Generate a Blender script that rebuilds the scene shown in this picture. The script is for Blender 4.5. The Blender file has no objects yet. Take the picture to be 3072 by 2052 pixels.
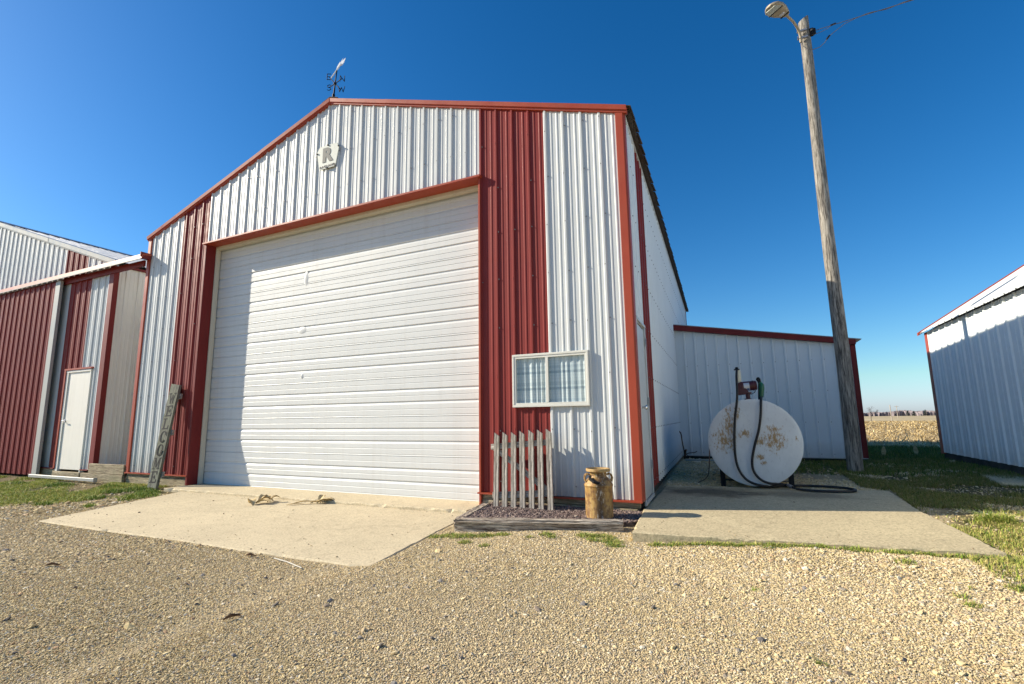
import bpy, math, random
import numpy as np
from mathutils import Vector, Matrix, Euler

random.seed(7)
rng = np.random.default_rng(11)
S = bpy.context.scene
COL = S.collection
R = math.radians

# ------------------------------------------------------------------ camera
cam_d = bpy.data.cameras.new('camera')
cam = bpy.data.objects.new('camera', cam_d)
COL.objects.link(cam)
cam_d.sensor_fit = 'HORIZONTAL'
cam_d.sensor_width = 36.0
cam_d.lens = 17.322
cam_d.clip_start = 0.05
cam_d.clip_end = 6000
PITCH, YAW, ROLL = R(8.777), R(24.894), R(-0.801)
fw = Vector((-math.sin(YAW) * math.cos(PITCH), math.cos(YAW) * math.cos(PITCH), math.sin(PITCH)))
rt0 = Vector((math.cos(YAW), math.sin(YAW), 0))
up0 = rt0.cross(fw)
rt = math.cos(ROLL) * rt0 + math.sin(ROLL) * up0
up = -math.sin(ROLL) * rt0 + math.cos(ROLL) * up0
M = Matrix((rt, up, -fw)).transposed().to_4x4()
M.translation = Vector((1.0236, -5.3408, 0.8595))
cam.matrix_world = M
S.camera = cam

# ------------------------------------------------------------------ light and exposure
SUN_AZ, SUN_EL = R(18), R(27.5)
travel = Vector((math.cos(SUN_AZ) * math.cos(SUN_EL), math.sin(SUN_AZ) * math.cos(SUN_EL), -math.sin(SUN_EL)))
W = bpy.data.worlds.new('World')
S.world = W
W.use_nodes = True
wn = W.node_tree
wn.nodes.clear()
sky = wn.nodes.new('ShaderNodeTexSky')
sky.sky_type = 'NISHITA'
sky.sun_disc = False
sky.sun_elevation = SUN_EL
sky.sun_rotation = math.atan2(-travel.x, -travel.y)
sky.altitude = 200
sky.air_density = 1.0
sky.dust_density = 0.6
sky.ozone_density = 3.0
hs = wn.nodes.new('ShaderNodeHueSaturation')
hs.inputs['Saturation'].default_value = 1.36
gmm = wn.nodes.new('ShaderNodeGamma')
gmm.inputs[1].default_value = 1.05
tint = wn.nodes.new('ShaderNodeMix')
tint.data_type = 'RGBA'
tint.blend_type = 'MULTIPLY'
tint.inputs[0].default_value = 1.0
tint.inputs[7].default_value = (0.80, 0.93, 0.97, 1)
bg = wn.nodes.new('ShaderNodeBackground')
bg.inputs['Strength'].default_value = 0.080
wo = wn.nodes.new('ShaderNodeOutputWorld')
wn.links.new(sky.outputs[0], hs.inputs['Color'])
wn.links.new(hs.outputs[0], gmm.inputs[0])
wn.links.new(gmm.outputs[0], tint.inputs[6])
# the low haze stays blue-white: blue is never below green
ss_ = wn.nodes.new('ShaderNodeSeparateColor')
sm_ = wn.nodes.new('ShaderNodeMath')
sm_.operation = 'MULTIPLY'
sm_.inputs[1].default_value = 1.06
sx_ = wn.nodes.new('ShaderNodeMath')
sx_.operation = 'MAXIMUM'
cc_ = wn.nodes.new('ShaderNodeCombineColor')
wn.links.new(tint.outputs[2], ss_.inputs[0])
wn.links.new(ss_.outputs[1], sm_.inputs[0])
wn.links.new(sm_.outputs[0], sx_.inputs[0])
wn.links.new(ss_.outputs[2], sx_.inputs[1])
wn.links.new(ss_.outputs[0], cc_.inputs[0])
wn.links.new(ss_.outputs[1], cc_.inputs[1])
wn.links.new(sx_.outputs[0], cc_.inputs[2])
wn.links.new(cc_.outputs[0], bg.inputs[0])
wn.links.new(bg.outputs[0], wo.inputs[0])

sun_d = bpy.data.lights.new('sun', 'SUN')
sun_d.energy = 4.4
sun_d.angle = R(0.55)
sun_d.color = (1.0, 0.90, 0.73)
sun = bpy.data.objects.new('sun', sun_d)
COL.objects.link(sun)
sun.rotation_euler = travel.to_track_quat('-Z', 'Y').to_euler()
sun.location = (-20, -8, 14)

S.view_settings.view_transform = 'Standard'
S.view_settings.look = 'None'
S.view_settings.gamma = 1.0
S.view_settings.use_curve_mapping = False
S.view_settings.exposure = 0.9
S.render.engine = 'CYCLES'
S.cycles.max_bounces = 6
S.cycles.diffuse_bounces = 3
S.cycles.glossy_bounces = 3
S.cycles.transparent_max_bounces = 8
S.cycles.use_denoising = True


# ------------------------------------------------------------------ helpers: materials
class N:
    """small wrapper for node trees"""
    def __init__(self, name, rough=0.5, spec=0.5, metallic=0.0):
        self.m = bpy.data.materials.new(name)
        self.m.use_nodes = True
        self.t = self.m.node_tree
        self.b = self.t.nodes['Principled BSDF']
        self.b.inputs['Roughness'].default_value = rough
        self.b.inputs['Specular IOR Level'].default_value = spec
        self.b.inputs['Metallic'].default_value = metallic

    def n(self, typ, **kw):
        nd = self.t.nodes.new(typ)
        for k, v in kw.items():
            setattr(nd, k, v)
        return nd

    def l(self, a, b):
        self.t.links.new(a, b)

    def coord(self, kind='Object', scale=(1, 1, 1), rot=(0, 0, 0)):
        tc = self.n('ShaderNodeTexCoord')
        mp = self.n('ShaderNodeMapping')
        mp.inputs['Scale'].default_value = scale
        mp.inputs['Rotation'].default_value = rot
        self.l(tc.outputs[kind], mp.inputs[0])
        return mp.outputs[0]

    def noise(self, vec, scale, detail=4, rough=0.6, dist=0.0):
        nd = self.n('ShaderNodeTexNoise')
        nd.inputs['Scale'].default_value = scale
        nd.inputs['Detail'].default_value = detail
        nd.inputs['Roughness'].default_value = rough
        nd.inputs['Distortion'].default_value = dist
        self.l(vec, nd.inputs['Vector'])
        return nd.outputs['Fac']

    def ramp(self, fac, stops, interp='LINEAR'):
        nd = self.n('ShaderNodeValToRGB')
        cr = nd.color_ramp
        cr.interpolation = interp
        while len(cr.elements) < len(stops):
            cr.elements.new(0.5)
        for e, (p, c) in zip(cr.elements, stops):
            e.position = p
            e.color = (c, c, c, 1) if isinstance(c, (int, float)) else (*c[:3], 1)
        self.l(fac, nd.inputs[0])
        return nd.outputs[0]

    def mix(self, fac, a, b, typ='MIX'):
        nd = self.n('ShaderNodeMix', data_type='RGBA', blend_type=typ)
        for s, v in ((nd.inputs[0], fac), (nd.inputs[6], a), (nd.inputs[7], b)):
            if isinstance(v, (int, float)):
                s.default_value = v
            elif isinstance(v, tuple):
                s.default_value = (*v[:3], 1)
            else:
                self.l(v, s)
        return nd.outputs[2]

    def math(self, op, a, b=0.0, c=None):
        nd = self.n('ShaderNodeMath', operation=op)
        for s, v in zip(nd.inputs, (a, b, c)):
            if v is None:
                continue
            if isinstance(v, (int, float)):
                s.default_value = v
            else:
                self.l(v, s)
        return nd.outputs[0]

    def color(self, out):
        if isinstance(out, tuple):
            self.b.inputs['Base Color'].default_value = (*out[:3], 1)
        else:
            self.l(out, self.b.inputs['Base Color'])
        return self

    def rough(self, out):
        self.l(out, self.b.inputs['Roughness'])

    def bump(self, h, strength=0.3, dist=0.01):
        nd = self.n('ShaderNodeBump')
        nd.inputs['Strength'].default_value = strength
        nd.inputs['Distance'].default_value = dist
        self.l(h, nd.inputs['Height'])
        self.l(nd.outputs[0], self.b.inputs['Normal'])


def sc(c, k):
    return tuple(min(1, x * k) for x in c)


def paint(name, col, rough=0.38, var=0.12, dirt=(0.25, 0.2, 0.14), dirt_amt=0.18, spec=0.45, grime_z=None):
    m = N(name, rough, spec)
    v = m.coord('Object')
    big = m.noise(v, 0.9, 4)
    streak = m.noise(m.coord('Object', (14, 14, 0.5)), 1.0, 4, 0.65)
    c = m.mix(m.ramp(big, [(0.3, 0), (0.75, 1)]), sc(col, 1 - var), sc(col, 1 + var * 0.5))
    c = m.mix(m.math('MULTIPLY', m.ramp(streak, [(0.5, 0), (0.8, 1)]), dirt_amt), c, dirt)
    if grime_z is not None:
        g = m.n('ShaderNodeNewGeometry')
        sp = m.n('ShaderNodeSeparateXYZ')
        m.l(g.outputs['Position'], sp.inputs[0])
        zz = m.math('ADD', sp.outputs[2], m.math('MULTIPLY', m.noise(v, 6, 3), -0.25))
        f = m.ramp(zz, [(0.0, 0.0), (1.0, 1.0)])
        mr = m.n('ShaderNodeMapRange')
        m.l(zz, mr.inputs[0])
        mr.inputs[1].default_value = grime_z - 0.2
        mr.inputs[2].default_value = grime_z + 0.15
        mr.inputs[3].default_value = 0.35
        mr.inputs[4].default_value = 0.0
        c = m.mix(mr.outputs[0], c, dirt)
    m.color(c)
    r = m.ramp(m.noise(v, 5, 3), [(0.3, rough - 0.08), (0.7, rough + 0.12)])
    m.rough(r)
    m.bump(m.noise(v, 2.2, 3), 0.12, 0.02)
    return m.m


MAT = {}
WHITE = (0.60, 0.62, 0.612)
RED = (0.235, 0.032, 0.027)
TRIM = (0.36, 0.060, 0.028)
MAT['white'] = paint('white_painted_steel', WHITE, 0.42, 0.06, dirt_amt=0.06, grime_z=0.10)
MAT['white_for_shade'] = paint('white_steel_lifted_for_shade', (0.76, 0.80, 0.80), 0.42, 0.04, dirt_amt=0.05, grime_z=0.08)  # lighter copy of the white steel, brightening the walls that stand in shade
MAT['red'] = paint('red_painted_steel', RED, 0.52, 0.12, (0.12, 0.05, 0.04), 0.2, spec=0.22)
MAT['trim'] = paint('rust_red_trim_steel', TRIM, 0.45, 0.12, (0.16, 0.06, 0.04), 0.25, spec=0.3)
MAT['darkred'] = paint('dark_red_trim_steel', (0.19, 0.022, 0.02), 0.5, 0.12, (0.1, 0.05, 0.04), 0.2, spec=0.22)
MAT['door'] = paint('white_door_skin', (0.635, 0.65, 0.64), 0.5, 0.04, (0.42, 0.36, 0.28), 0.16)
MAT['jambwhite'] = paint('cream_door_stop', (0.62, 0.59, 0.48), 0.5, 0.1, (0.2, 0.16, 0.1), 0.3)
MAT['frame'] = paint('white_window_frame', (0.70, 0.69, 0.62), 0.4, 0.05, dirt_amt=0.15)
MAT['galv'] = paint('galvanised_steel', (0.45, 0.46, 0.47), 0.35, 0.15, dirt_amt=0.2, spec=0.6)
MAT['tanwall'] = paint('cream_white_steel', (0.80, 0.77, 0.69), 0.45, 0.06, dirt_amt=0.18)
MAT['rail'] = paint('white_rail_paint', (0.39, 0.395, 0.37), 0.45, 0.1, dirt_amt=0.3)


def flat(name, col, rough=0.6, spec=0.4, metallic=0.0, var=0.15, scale=20, bump=0.0):
    m = N(name, rough, spec, metallic)
    v = m.coord('Object')
    f = m.noise(v, scale, 4)
    m.color(m.mix(m.ramp(f, [(0.3, 0), (0.7, 1)]), sc(col, 1 - var), sc(col, 1 + var)))
    if bump:
        m.bump(f, bump, 0.01)
    return m.m


MAT['dark'] = flat('dark_interior', (0.02, 0.02, 0.02), 0.9)
MAT['black_rubber'] = flat('black_rubber', (0.012, 0.012, 0.013), 0.5, 0.4)
MAT['black_iron'] = flat('black_iron', (0.010, 0.011, 0.014), 0.6, 0.2)
MAT['chrome'] = flat('bright_metal', (0.7, 0.7, 0.7), 0.25, 0.5, 1.0, 0.05)
MAT['steel'] = flat('dull_steel', (0.35, 0.35, 0.36), 0.45, 0.5, 0.8)
MAT['pumpred'] = flat('maroon_pump_paint', (0.065, 0.008, 0.010), 0.4, 0.5, 0, 0.25, 30)
MAT['label'] = flat('silver_label', (0.55, 0.56, 0.58), 0.35, 0.5, 0.2, 0.06)
MAT['labelblue'] = flat('blue_label_band', (0.10, 0.16, 0.32), 0.4, 0.4, 0, 0.08)
MAT['filter'] = flat('cream_filter_can', (0.62, 0.60, 0.48), 0.4, 0.5, 0, 0.06)
MAT['nozzle'] = flat('green_nozzle_cover', (0.004, 0.10, 0.05), 0.4, 0.5, 0, 0.15)
MAT['lamp'] = paint('tan_lamp_paint', (0.33, 0.27, 0.18), 0.5, 0.15, dirt_amt=0.3)
MAT['lens'] = flat('ribbed_lamp_lens', (0.42, 0.43, 0.36), 0.2, 0.6, 0, 0.25, 60)
MAT['cable'] = flat('grey_cable', (0.09, 0.09, 0.10), 0.5, 0.4)
MAT['brass'] = flat('brown_cord', (0.22, 0.13, 0.08), 0.6)
MAT['shingle'] = flat('brown_asphalt_shingle', (0.075, 0.058, 0.044), 0.95, 0.2, 0, 0.45, 60, 0.4)
MAT['screw'] = flat('screw_head_paint', (0.16, 0.15, 0.15), 0.4, 0.5, 0.3)
MAT['signface'] = flat('aged_sign_white', (0.52, 0.55, 0.50), 0.5, 0.3, 0, 0.05, 6)
MAT['signgrey'] = flat('grey_sign_print', (0.115, 0.12, 0.115), 0.6, 0.3, 0, 0.08)
MAT['signsmall'] = flat('brown_sign_print', (0.27, 0.23, 0.19), 0.6, 0.3, 0, 0.1)
MAT['letter'] = flat('faded_black_lettering', (0.022, 0.022, 0.024), 0.8, 0.2, 0, 0.5, 35)
MAT['vane_white'] = flat('white_vane_paint', (0.85, 0.85, 0.86), 0.3, 0.5, 0, 0.03)
MAT['foundation'] = flat('dark_foundation', (0.05, 0.05, 0.045), 0.9, 0.2, 0, 0.4, 6, 0.3)


def wood(name, light, dark, axis='Z', rough=0.85, knots=0.0, bump=0.5, fine=1.0, green=0.0, crack=0.75):
    m = N(name, rough, 0.2)
    s = {'X': (0.9, 16, 16), 'Y': (16, 0.9, 16), 'Z': (16, 16, 0.9)}[axis]
    s = tuple(a * fine for a in s)
    v = m.coord('Object', s)
    g = m.noise(v, 2.2, 6, 0.7, 1.0)
    fineg = m.noise(m.coord('Object', tuple(a * 3 for a in s)), 3.0, 4, 0.7)
    blot = m.noise(m.coord('Object'), 5.0, 4)
    c = m.mix(m.ramp(g, [(0.34, 0), (0.62, 1)]), dark, light)
    c = m.mix(m.ramp(fineg, [(0.40, crack), (0.52, 0)]), c, sc(dark, 0.4))
    c = m.mix(m.math('MULTIPLY', m.ramp(blot, [(0.5, 0), (0.75, 1)]), 0.45), c, sc(dark, 0.9))
    if green:
        gr = m.noise(m.coord('Object'), 3.1, 4)
        c = m.mix(m.math('MULTIPLY', m.ramp(gr, [(0.48, 0), (0.66, 1)]), green), c, (0.14, 0.17, 0.08))
    m.color(c)
    h = m.mix(0.5, g, fineg)
    m.bump(h, bump, 0.012)
    return m.m


MAT['wood_picket'] = wood('grey_picket_wood', (0.60, 0.55, 0.48), (0.24, 0.205, 0.17), 'Z', green=0.25)
MAT['wood_rail'] = wood('grey_rail_wood', (0.52, 0.48, 0.42), (0.19, 0.165, 0.14), 'X')
MAT['wood_sign'] = wood('grey_green_board_wood', (0.25, 0.255, 0.205), (0.11, 0.11, 0.09), 'Z', green=0.3)
MAT['wood_timber'] = wood('weathered_timber', (0.70, 0.61, 0.49), (0.16, 0.115, 0.085), 'X', 0.9, bump=1.0, crack=1.0)
MAT['wood_timber_y'] = wood('weathered_timber_side', (0.52, 0.44, 0.35), (0.14, 0.105, 0.08), 'Y', 0.9, bump=0.9)
MAT['wood_skirt'] = wood('green_brown_skirt_board', (0.56, 0.47, 0.32), (0.23, 0.175, 0.11), 'X', 0.85, green=0.3)
MAT['wood_pole'] = wood('grey_pole_wood', (0.42, 0.385, 0.325), (0.13, 0.115, 0.10), 'Z', 0.85, bump=1.0, crack=0.95, fine=0.55)
MAT['husk'] = wood('dry_corn_husk', (0.80, 0.64, 0.36), (0.52, 0.37, 0.17), 'X', 0.8, bump=0.3)


def concrete(name, col, speck=0.5, stain=0.3, oil=None):
    m = N(name, 0.9, 0.2)
    v = m.coord('Object')
    big = m.noise(v, 0.8, 5, 0.6)
    mid = m.noise(v, 9, 5, 0.7)
    fine = m.noise(v, 55, 4, 0.8)
    c = m.mix(m.ramp(big, [(0.3, 0), (0.7, 1)]), sc(col, 0.86), sc(col, 1.08))
    c = m.mix(m.math('MULTIPLY', m.ramp(mid, [(0.5, 0), (0.72, 1)]), stain), c, sc(col, 0.62))
    c = m.mix(m.ramp(fine, [(0.36, speck), (0.50, 0)]), c, sc(col, 0.5))
    c = m.mix(m.ramp(fine, [(0.52, 0), (0.66, speck * 0.7)]), c, sc(col, 1.35))
    vo = m.n('ShaderNodeTexVoronoi')
    vo.inputs['Scale'].default_value = 19
    m.l(v, vo.inputs['Vector'])
    sel = m.ramp(vo.outputs['Color'], [(0.80, 0), (0.82, 1)])
    spot = m.ramp(vo.outputs['Distance'], [(0.10, 1), (0.16, 0)])
    c = m.mix(m.math('MULTIPLY', m.math('MULTIPLY', sel, spot), 0.75), c, (0.10, 0.075, 0.05))
    for cs, cw, ca in ((0.55, 0.005, 0.16),):
        wv_ = m.n('ShaderNodeVectorMath', operation='ADD')
        nd_ = m.n('ShaderNodeTexNoise')
        nd_.inputs['Scale'].default_value = 3
        nd_.inputs['Detail'].default_value = 5
        m.l(v, nd_.inputs['Vector'])
        sc_ = m.n('ShaderNodeVectorMath', operation='SCALE')
        sc_.inputs['Scale'].default_value = 0.22
        m.l(nd_.outputs['Color'], sc_.inputs[0])
        m.l(v, wv_.inputs[0])
        m.l(sc_.outputs[0], wv_.inputs[1])
        ed = m.n('ShaderNodeTexVoronoi', feature='DISTANCE_TO_EDGE')
        ed.inputs['Scale'].default_value = cs
        m.l(wv_.outputs[0], ed.inputs['Vector'])
        c = m.mix(m.math('MULTIPLY', m.ramp(ed.outputs['Distance'], [(cw * 0.4, 1), (cw, 0)]), ca), c, (0.12, 0.10, 0.07))
    tyre = m.noise(m.coord('Object', (2.2, 0.35, 1), (0, 0, R(-8))), 1.6, 4, 0.6)
    c = m.mix(m.math('MULTIPLY', m.ramp(tyre, [(0.5, 0), (0.75, 1)]), 0.16), c, sc(col, 0.65))
    for (ox, oy, rx, ry, amt) in oil or ():
        sp_ = m.n('ShaderNodeSeparateXYZ')
        m.l(v, sp_.inputs[0])
        dx = m.math('DIVIDE', m.math('SUBTRACT', sp_.outputs[0], ox), rx)
        dy = m.math('DIVIDE', m.math('SUBTRACT', sp_.outputs[1], oy), ry)
        dd = m.math('SQRT', m.math('ADD', m.math('MULTIPLY', dx, dx), m.math('MULTIPLY', dy, dy)))
        ff = m.math('ADD', m.math('SUBTRACT', 1.0, dd), m.math('MULTIPLY', m.math('SUBTRACT', m.noise(v, 4, 5, 0.65), 0.5), 1.4))
        c = m.mix(m.ramp(ff, [(0.0, 0), (0.6, amt)]), c, (0.055, 0.045, 0.035))
    m.color(c)
    m.bump(m.mix(0.4, fine, mid), 0.35, 0.006)
    return m.m


MAT['apron'] = concrete('tan_concrete', (0.61, 0.515, 0.345), 0.6, 0.5)
MAT['pad'] = None
MAT['pad'] = concrete('grey_tan_concrete', (0.54, 0.45, 0.28), 0.85, 0.5, [(0.55, 1.45, 0.75, 0.45, 0.75), (1.5, 1.55, 0.8, 0.3, 0.45)])

# tank paint with rust patches at fixed places on the round end (local X, Z)
mt = N('white_tank_paint_with_rust', 0.5, 0.4)
v = mt.coord('Object')
sp = mt.n('ShaderNodeSeparateXYZ')
mt.l(v, sp.inputs[0])
base = mt.mix(mt.ramp(mt.noise(v, 3, 5), [(0.3, 0), (0.7, 1)]), (0.60, 0.61, 0.60), (0.72, 0.73, 0.72))
scuff = mt.noise(mt.coord('Object', (5, 5, 2)), 6, 6, 0.75)
base = mt.mix(mt.math('MULTIPLY', mt.ramp(scuff, [(0.56, 0), (0.7, 1)]), 0.35), base, (0.28, 0.28, 0.27))
mask = None
for (px, pz, rx, rz) in ((-0.29, 0.24, 0.065, 0.24), (-0.36, 0.02, 0.13, 0.15), (-0.17, 0.37, 0.05, 0.07), (-0.38, 0.10, 0.05, 0.06), (0.24, 0.02, 0.12, 0.13), (0.16, 0.05, 0.14, 0.05),
                         (0.23, 0.16, 0.08, 0.05), (0.07, 0.0, 0.04, 0.07), (0.05, -0.19, 0.05, 0.05), (0.08, -0.26, 0.04, 0.03), (0.49, 0.04, 0.022, 0.035), (-0.10, 0.11, 0.06, 0.05)):
    dx = mt.math('DIVIDE', mt.math('SUBTRACT', sp.outputs[0], px), rx)
    dz = mt.math('DIVIDE', mt.math('SUBTRACT', sp.outputs[2], pz), rz)
    d = mt.math('SQRT', mt.math('ADD', mt.math('MULTIPLY', dx, dx), mt.math('MULTIPLY', dz, dz)))
    f = mt.math('SUBTRACT', 1.15, d)
    mask = f if mask is None else mt.math('MAXIMUM', mask, f)
rn = mt.noise(mt.coord('Object', (1, 1, 0.5)), 34, 8, 0.82)
rf = mt.math('ADD', mt.math('MULTIPLY', mask, 0.36), mt.math('MULTIPLY', mt.math('SUBTRACT', rn, 0.5), 2.9))
rustc = mt.mix(mt.noise(v, 30, 4), (0.26, 0.13, 0.035), (0.46, 0.29, 0.10))
mt.color(mt.mix(mt.ramp(rf, [(0.06, 0), (0.36, 0.95)]), base, rustc))
mt.bump(scuff, 0.15, 0.01)
MAT['tank'] = mt.m

mc = N('rusty_ochre_can', 0.55, 0.4, 0.15)
v = mc.coord('Object')
st = mc.noise(mc.coord('Object', (26, 26, 4.5)), 1.6, 7, 0.75, 0.3)
bl = mc.noise(v, 16, 6, 0.7)
c = mc.mix(mc.ramp(st, [(0.36, 0), (0.64, 1)]), (0.27, 0.135, 0.035), (0.50, 0.335, 0.115))
c = mc.mix(mc.ramp(bl, [(0.46, 0), (0.62, 0.85)]), c, (0.13, 0.06, 0.028))
spc = mc.n('ShaderNodeSeparateXYZ')
mc.l(v, spc.inputs[0])
# broad brown stain running down the right front
ds = mc.math('ABSOLUTE', mc.math('DIVIDE', mc.math('SUBTRACT', spc.outputs[0], 0.045), 0.055))
ff = mc.math('ADD', mc.math('SUBTRACT', 1.0, ds), mc.math('MULTIPLY', mc.math('SUBTRACT', st, 0.5), 2.6))
c = mc.mix(mc.ramp(ff, [(0.0, 0), (0.8, 0.9)]), c, (0.10, 0.055, 0.027))
fl = mc.noise(mc.coord('Object', (20, 20, 5)), 2.6, 6, 0.75)
fm = mc.math('MULTIPLY', mc.ramp(fl, [(0.54, 0), (0.60, 0.9)]), mc.ramp(ff, [(0.0, 0.15), (0.7, 1)]))
c = mc.mix(fm, c, (0.50, 0.46, 0.38))
mc.color(c)
mc.bump(bl, 0.25, 0.008)
MAT['can'] = mc.m
mc2 = N('rusty_ochre_can_top', 0.7, 0.3)
v = mc2.coord('Object')
c = mc2.mix(mc2.ramp(mc2.noise(v, 12, 6, 0.7), [(0.35, 0), (0.62, 1)]), (0.19, 0.085, 0.025), (0.45, 0.31, 0.13))
mc2.color(c)
mc2.bump(mc2.noise(v, 18, 5), 0.3, 0.01)
MAT['can_rim'] = mc2.m

# plaid curtain: woven print
cu = N('blue_plaid_curtain', 0.9, 0.1)
v = cu.coord('Object')
sp = cu.n('ShaderNodeSeparateXYZ')
cu.l(v, sp.inputs[0])


def stripes(mm, x, period, offs, width):
    fr = mm.math('FRACT', mm.math('DIVIDE', mm.math('ADD', x, offs), period))
    return mm.math('LESS_THAN', fr, width)


c = cu.mix(0.0, (0.66, 0.70, 0.70), (0, 0, 0))
for ax, per, off, wd, amt in ((0, 0.105, 0.02, 0.25, 0.32), (0, 0.21, 0.09, 0.10, 0.5), (2, 0.19, 0.155, 0.15, 0.62), (2, 0.19, 0.10, 0.18, 0.28), (0, 0.035, 0.0, 0.3, 0.12), (2, 0.035, 0.0, 0.3, 0.12)):
    c = cu.mix(cu.math('MULTIPLY', stripes(cu, sp.outputs[ax], per, off, wd), amt), c, (0.22, 0.30, 0.36))
cu.color(c)
MAT['curtain'] = cu.m

# window glass
gm = bpy.data.materials.new('window_glass')
gm.use_nodes = True
t = gm.node_tree
t.nodes.clear()
o = t.nodes.new('ShaderNodeOutputMaterial')
mx = t.nodes.new('ShaderNodeMixShader')
tr = t.nodes.new('ShaderNodeBsdfTransparent')
tr.inputs[0].default_value = (0.97, 0.985, 0.985, 1)
gl = t.nodes.new('ShaderNodeBsdfGlossy')
gl.inputs['Roughness'].default_value = 0.02
lw = t.nodes.new('ShaderNodeFresnel')
lw.inputs[0].default_value = 1.5
geo_ = t.nodes.new('ShaderNodeNewGeometry')
sub_ = t.nodes.new('ShaderNodeMath')
sub_.operation = 'SUBTRACT'
sub_.inputs[0].default_value = 1.0
mul_ = t.nodes.new('ShaderNodeMath')
mul_.operation = 'MULTIPLY'
t.links.new(geo_.outputs['Backfacing'], sub_.inputs[1])
t.links.new(lw.outputs[0], mul_.inputs[0])
t.links.new(sub_.outputs[0], mul_.inputs[1])
t.links.new(mul_.outputs[0], mx.inputs[0])
t.links.new(tr.outputs[0], mx.inputs[1])
t.links.new(gl.outputs[0], mx.inputs[2])
t.links.new(mx.outputs[0], o.inputs[0])
MAT['glass'] = gm

# loose stones: colour stored per stone
for nm, rg in (('gravel_stone', 0.85), ('planter_stone', 0.85)):
    m = N(nm, rg, 0.06)
    a = m.n('ShaderNodeAttribute', attribute_type='INSTANCER', attribute_name='col')
    v = m.coord('Object')
    m.color(m.mix(m.math('MULTIPLY', m.noise(v, 2.0, 3), 0.35), a.outputs['Color'], (0.26, 0.20, 0.13)))
    MAT[nm] = m.m

# blades: colour stored per corner
for nm, trans in (('grass_blade', 0.25), ('stubble_leaf', 0.15)):
    m = N(nm, 0.7, 0.25)
    a = m.n('ShaderNodeAttribute', attribute_type='GEOMETRY', attribute_name='col')
    m.color(a.outputs['Color'])
    MAT[nm] = m.m

# ground: gravel / turf soil / crop field by stored zone weights
gd = N('ground_soil_and_gravel', 0.95, 0.15)
g = gd.n('ShaderNodeNewGeometry')
v = g.outputs['Position']
zone = gd.n('ShaderNodeAttribute', attribute_type='GEOMETRY', attribute_name='zone')
zs = gd.n('ShaderNodeSeparateColor')
gd.l(zone.outputs['Color'], zs.inputs[0])
vo = gd.n('ShaderNodeTexVoronoi')
vo.inputs['Scale'].default_value = 75
gd.l(v, vo.inputs['Vector'])
vs = gd.n('ShaderNodeSeparateColor')
gd.l(vo.outputs['Color'], vs.inputs[0])
grav = gd.ramp(vs.outputs[0], [(0.0, (0.32, 0.25, 0.145)), (0.35, (0.45, 0.355, 0.21)), (0.7, (0.53, 0.425, 0.26)), (1.0, (0.62, 0.52, 0.34))])
grav = gd.mix(gd.ramp(vo.outputs['Distance'], [(0.25, 0), (0.6, 0.7)]), grav, (0.30, 0.235, 0.14))
grav = gd.mix(gd.math('MULTIPLY', gd.ramp(gd.noise(v, 0.7, 4), [(0.4, 0), (0.7, 1)]), 0.4), grav, (0.32, 0.245, 0.15))
turf = gd.mix(gd.ramp(gd.noise(v, 2.5, 6, 0.7), [(0.38, 0), (0.62, 1)]), (0.07, 0.07, 0.028), (0.20, 0.15, 0.08))
field = gd.mix(gd.ramp(gd.noise(gd.coord('Object', (1, 0.25, 1)), 0.6, 8, 0.75), [(0.35, 0), (0.65, 1)]), (0.27, 0.195, 0.10), (0.40, 0.30, 0.17))
far = gd.mix(gd.ramp(gd.noise(gd.coord('Object', (0.02, 0.006, 1)), 1.0, 5), [(0.4, 0), (0.6, 1)]), (0.42, 0.33, 0.19), (0.52, 0.42, 0.25))
nz = gd.math('MULTIPLY', gd.math('SUBTRACT', gd.noise(v, 2.2, 5, 0.7), 0.5), 0.9)


def zmask(ch):
    return gd.ramp(gd.math('ADD', zs.outputs[ch], nz), [(0.42, 0), (0.58, 1)])


c = gd.mix(zmask(1), grav, turf)
c = gd.mix(zmask(0), c, field)
c = gd.mix(zs.outputs[2], c, far)
gd.color(c)
gd.bump(gd.math('SUBTRACT', 1.0, vo.outputs['Distance']), 0.6, 0.012)
MAT['ground'] = gd.m

MAT['soil'] = flat('planter_soil', (0.10, 0.08, 0.075), 0.95, 0.1, 0, 0.4, 40, 0.5)
MAT['bark'] = flat('bare_tree_bark', (0.10, 0.08, 0.07), 0.9, 0.1, 0, 0.2, 8)
MAT['woods'] = flat('far_bare_woods', (0.25, 0.215, 0.225), 0.95, 0.05, 0, 0.3, 0.05)
MAT['conifer'] = flat('far_conifer_needles', (0.055, 0.07, 0.05), 0.9, 0.1, 0, 0.3, 1.0)
MAT['farpole'] = flat('far_pole_wood', (0.42, 0.36, 0.29), 0.9, 0.1)
MAT['twig'] = flat('brown_twig', (0.12, 0.07, 0.04), 0.9, 0.1, 0, 0.3, 30)
MAT['whitestick'] = flat('white_stick', (0.6, 0.56, 0.48), 0.7, 0.2)


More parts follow.
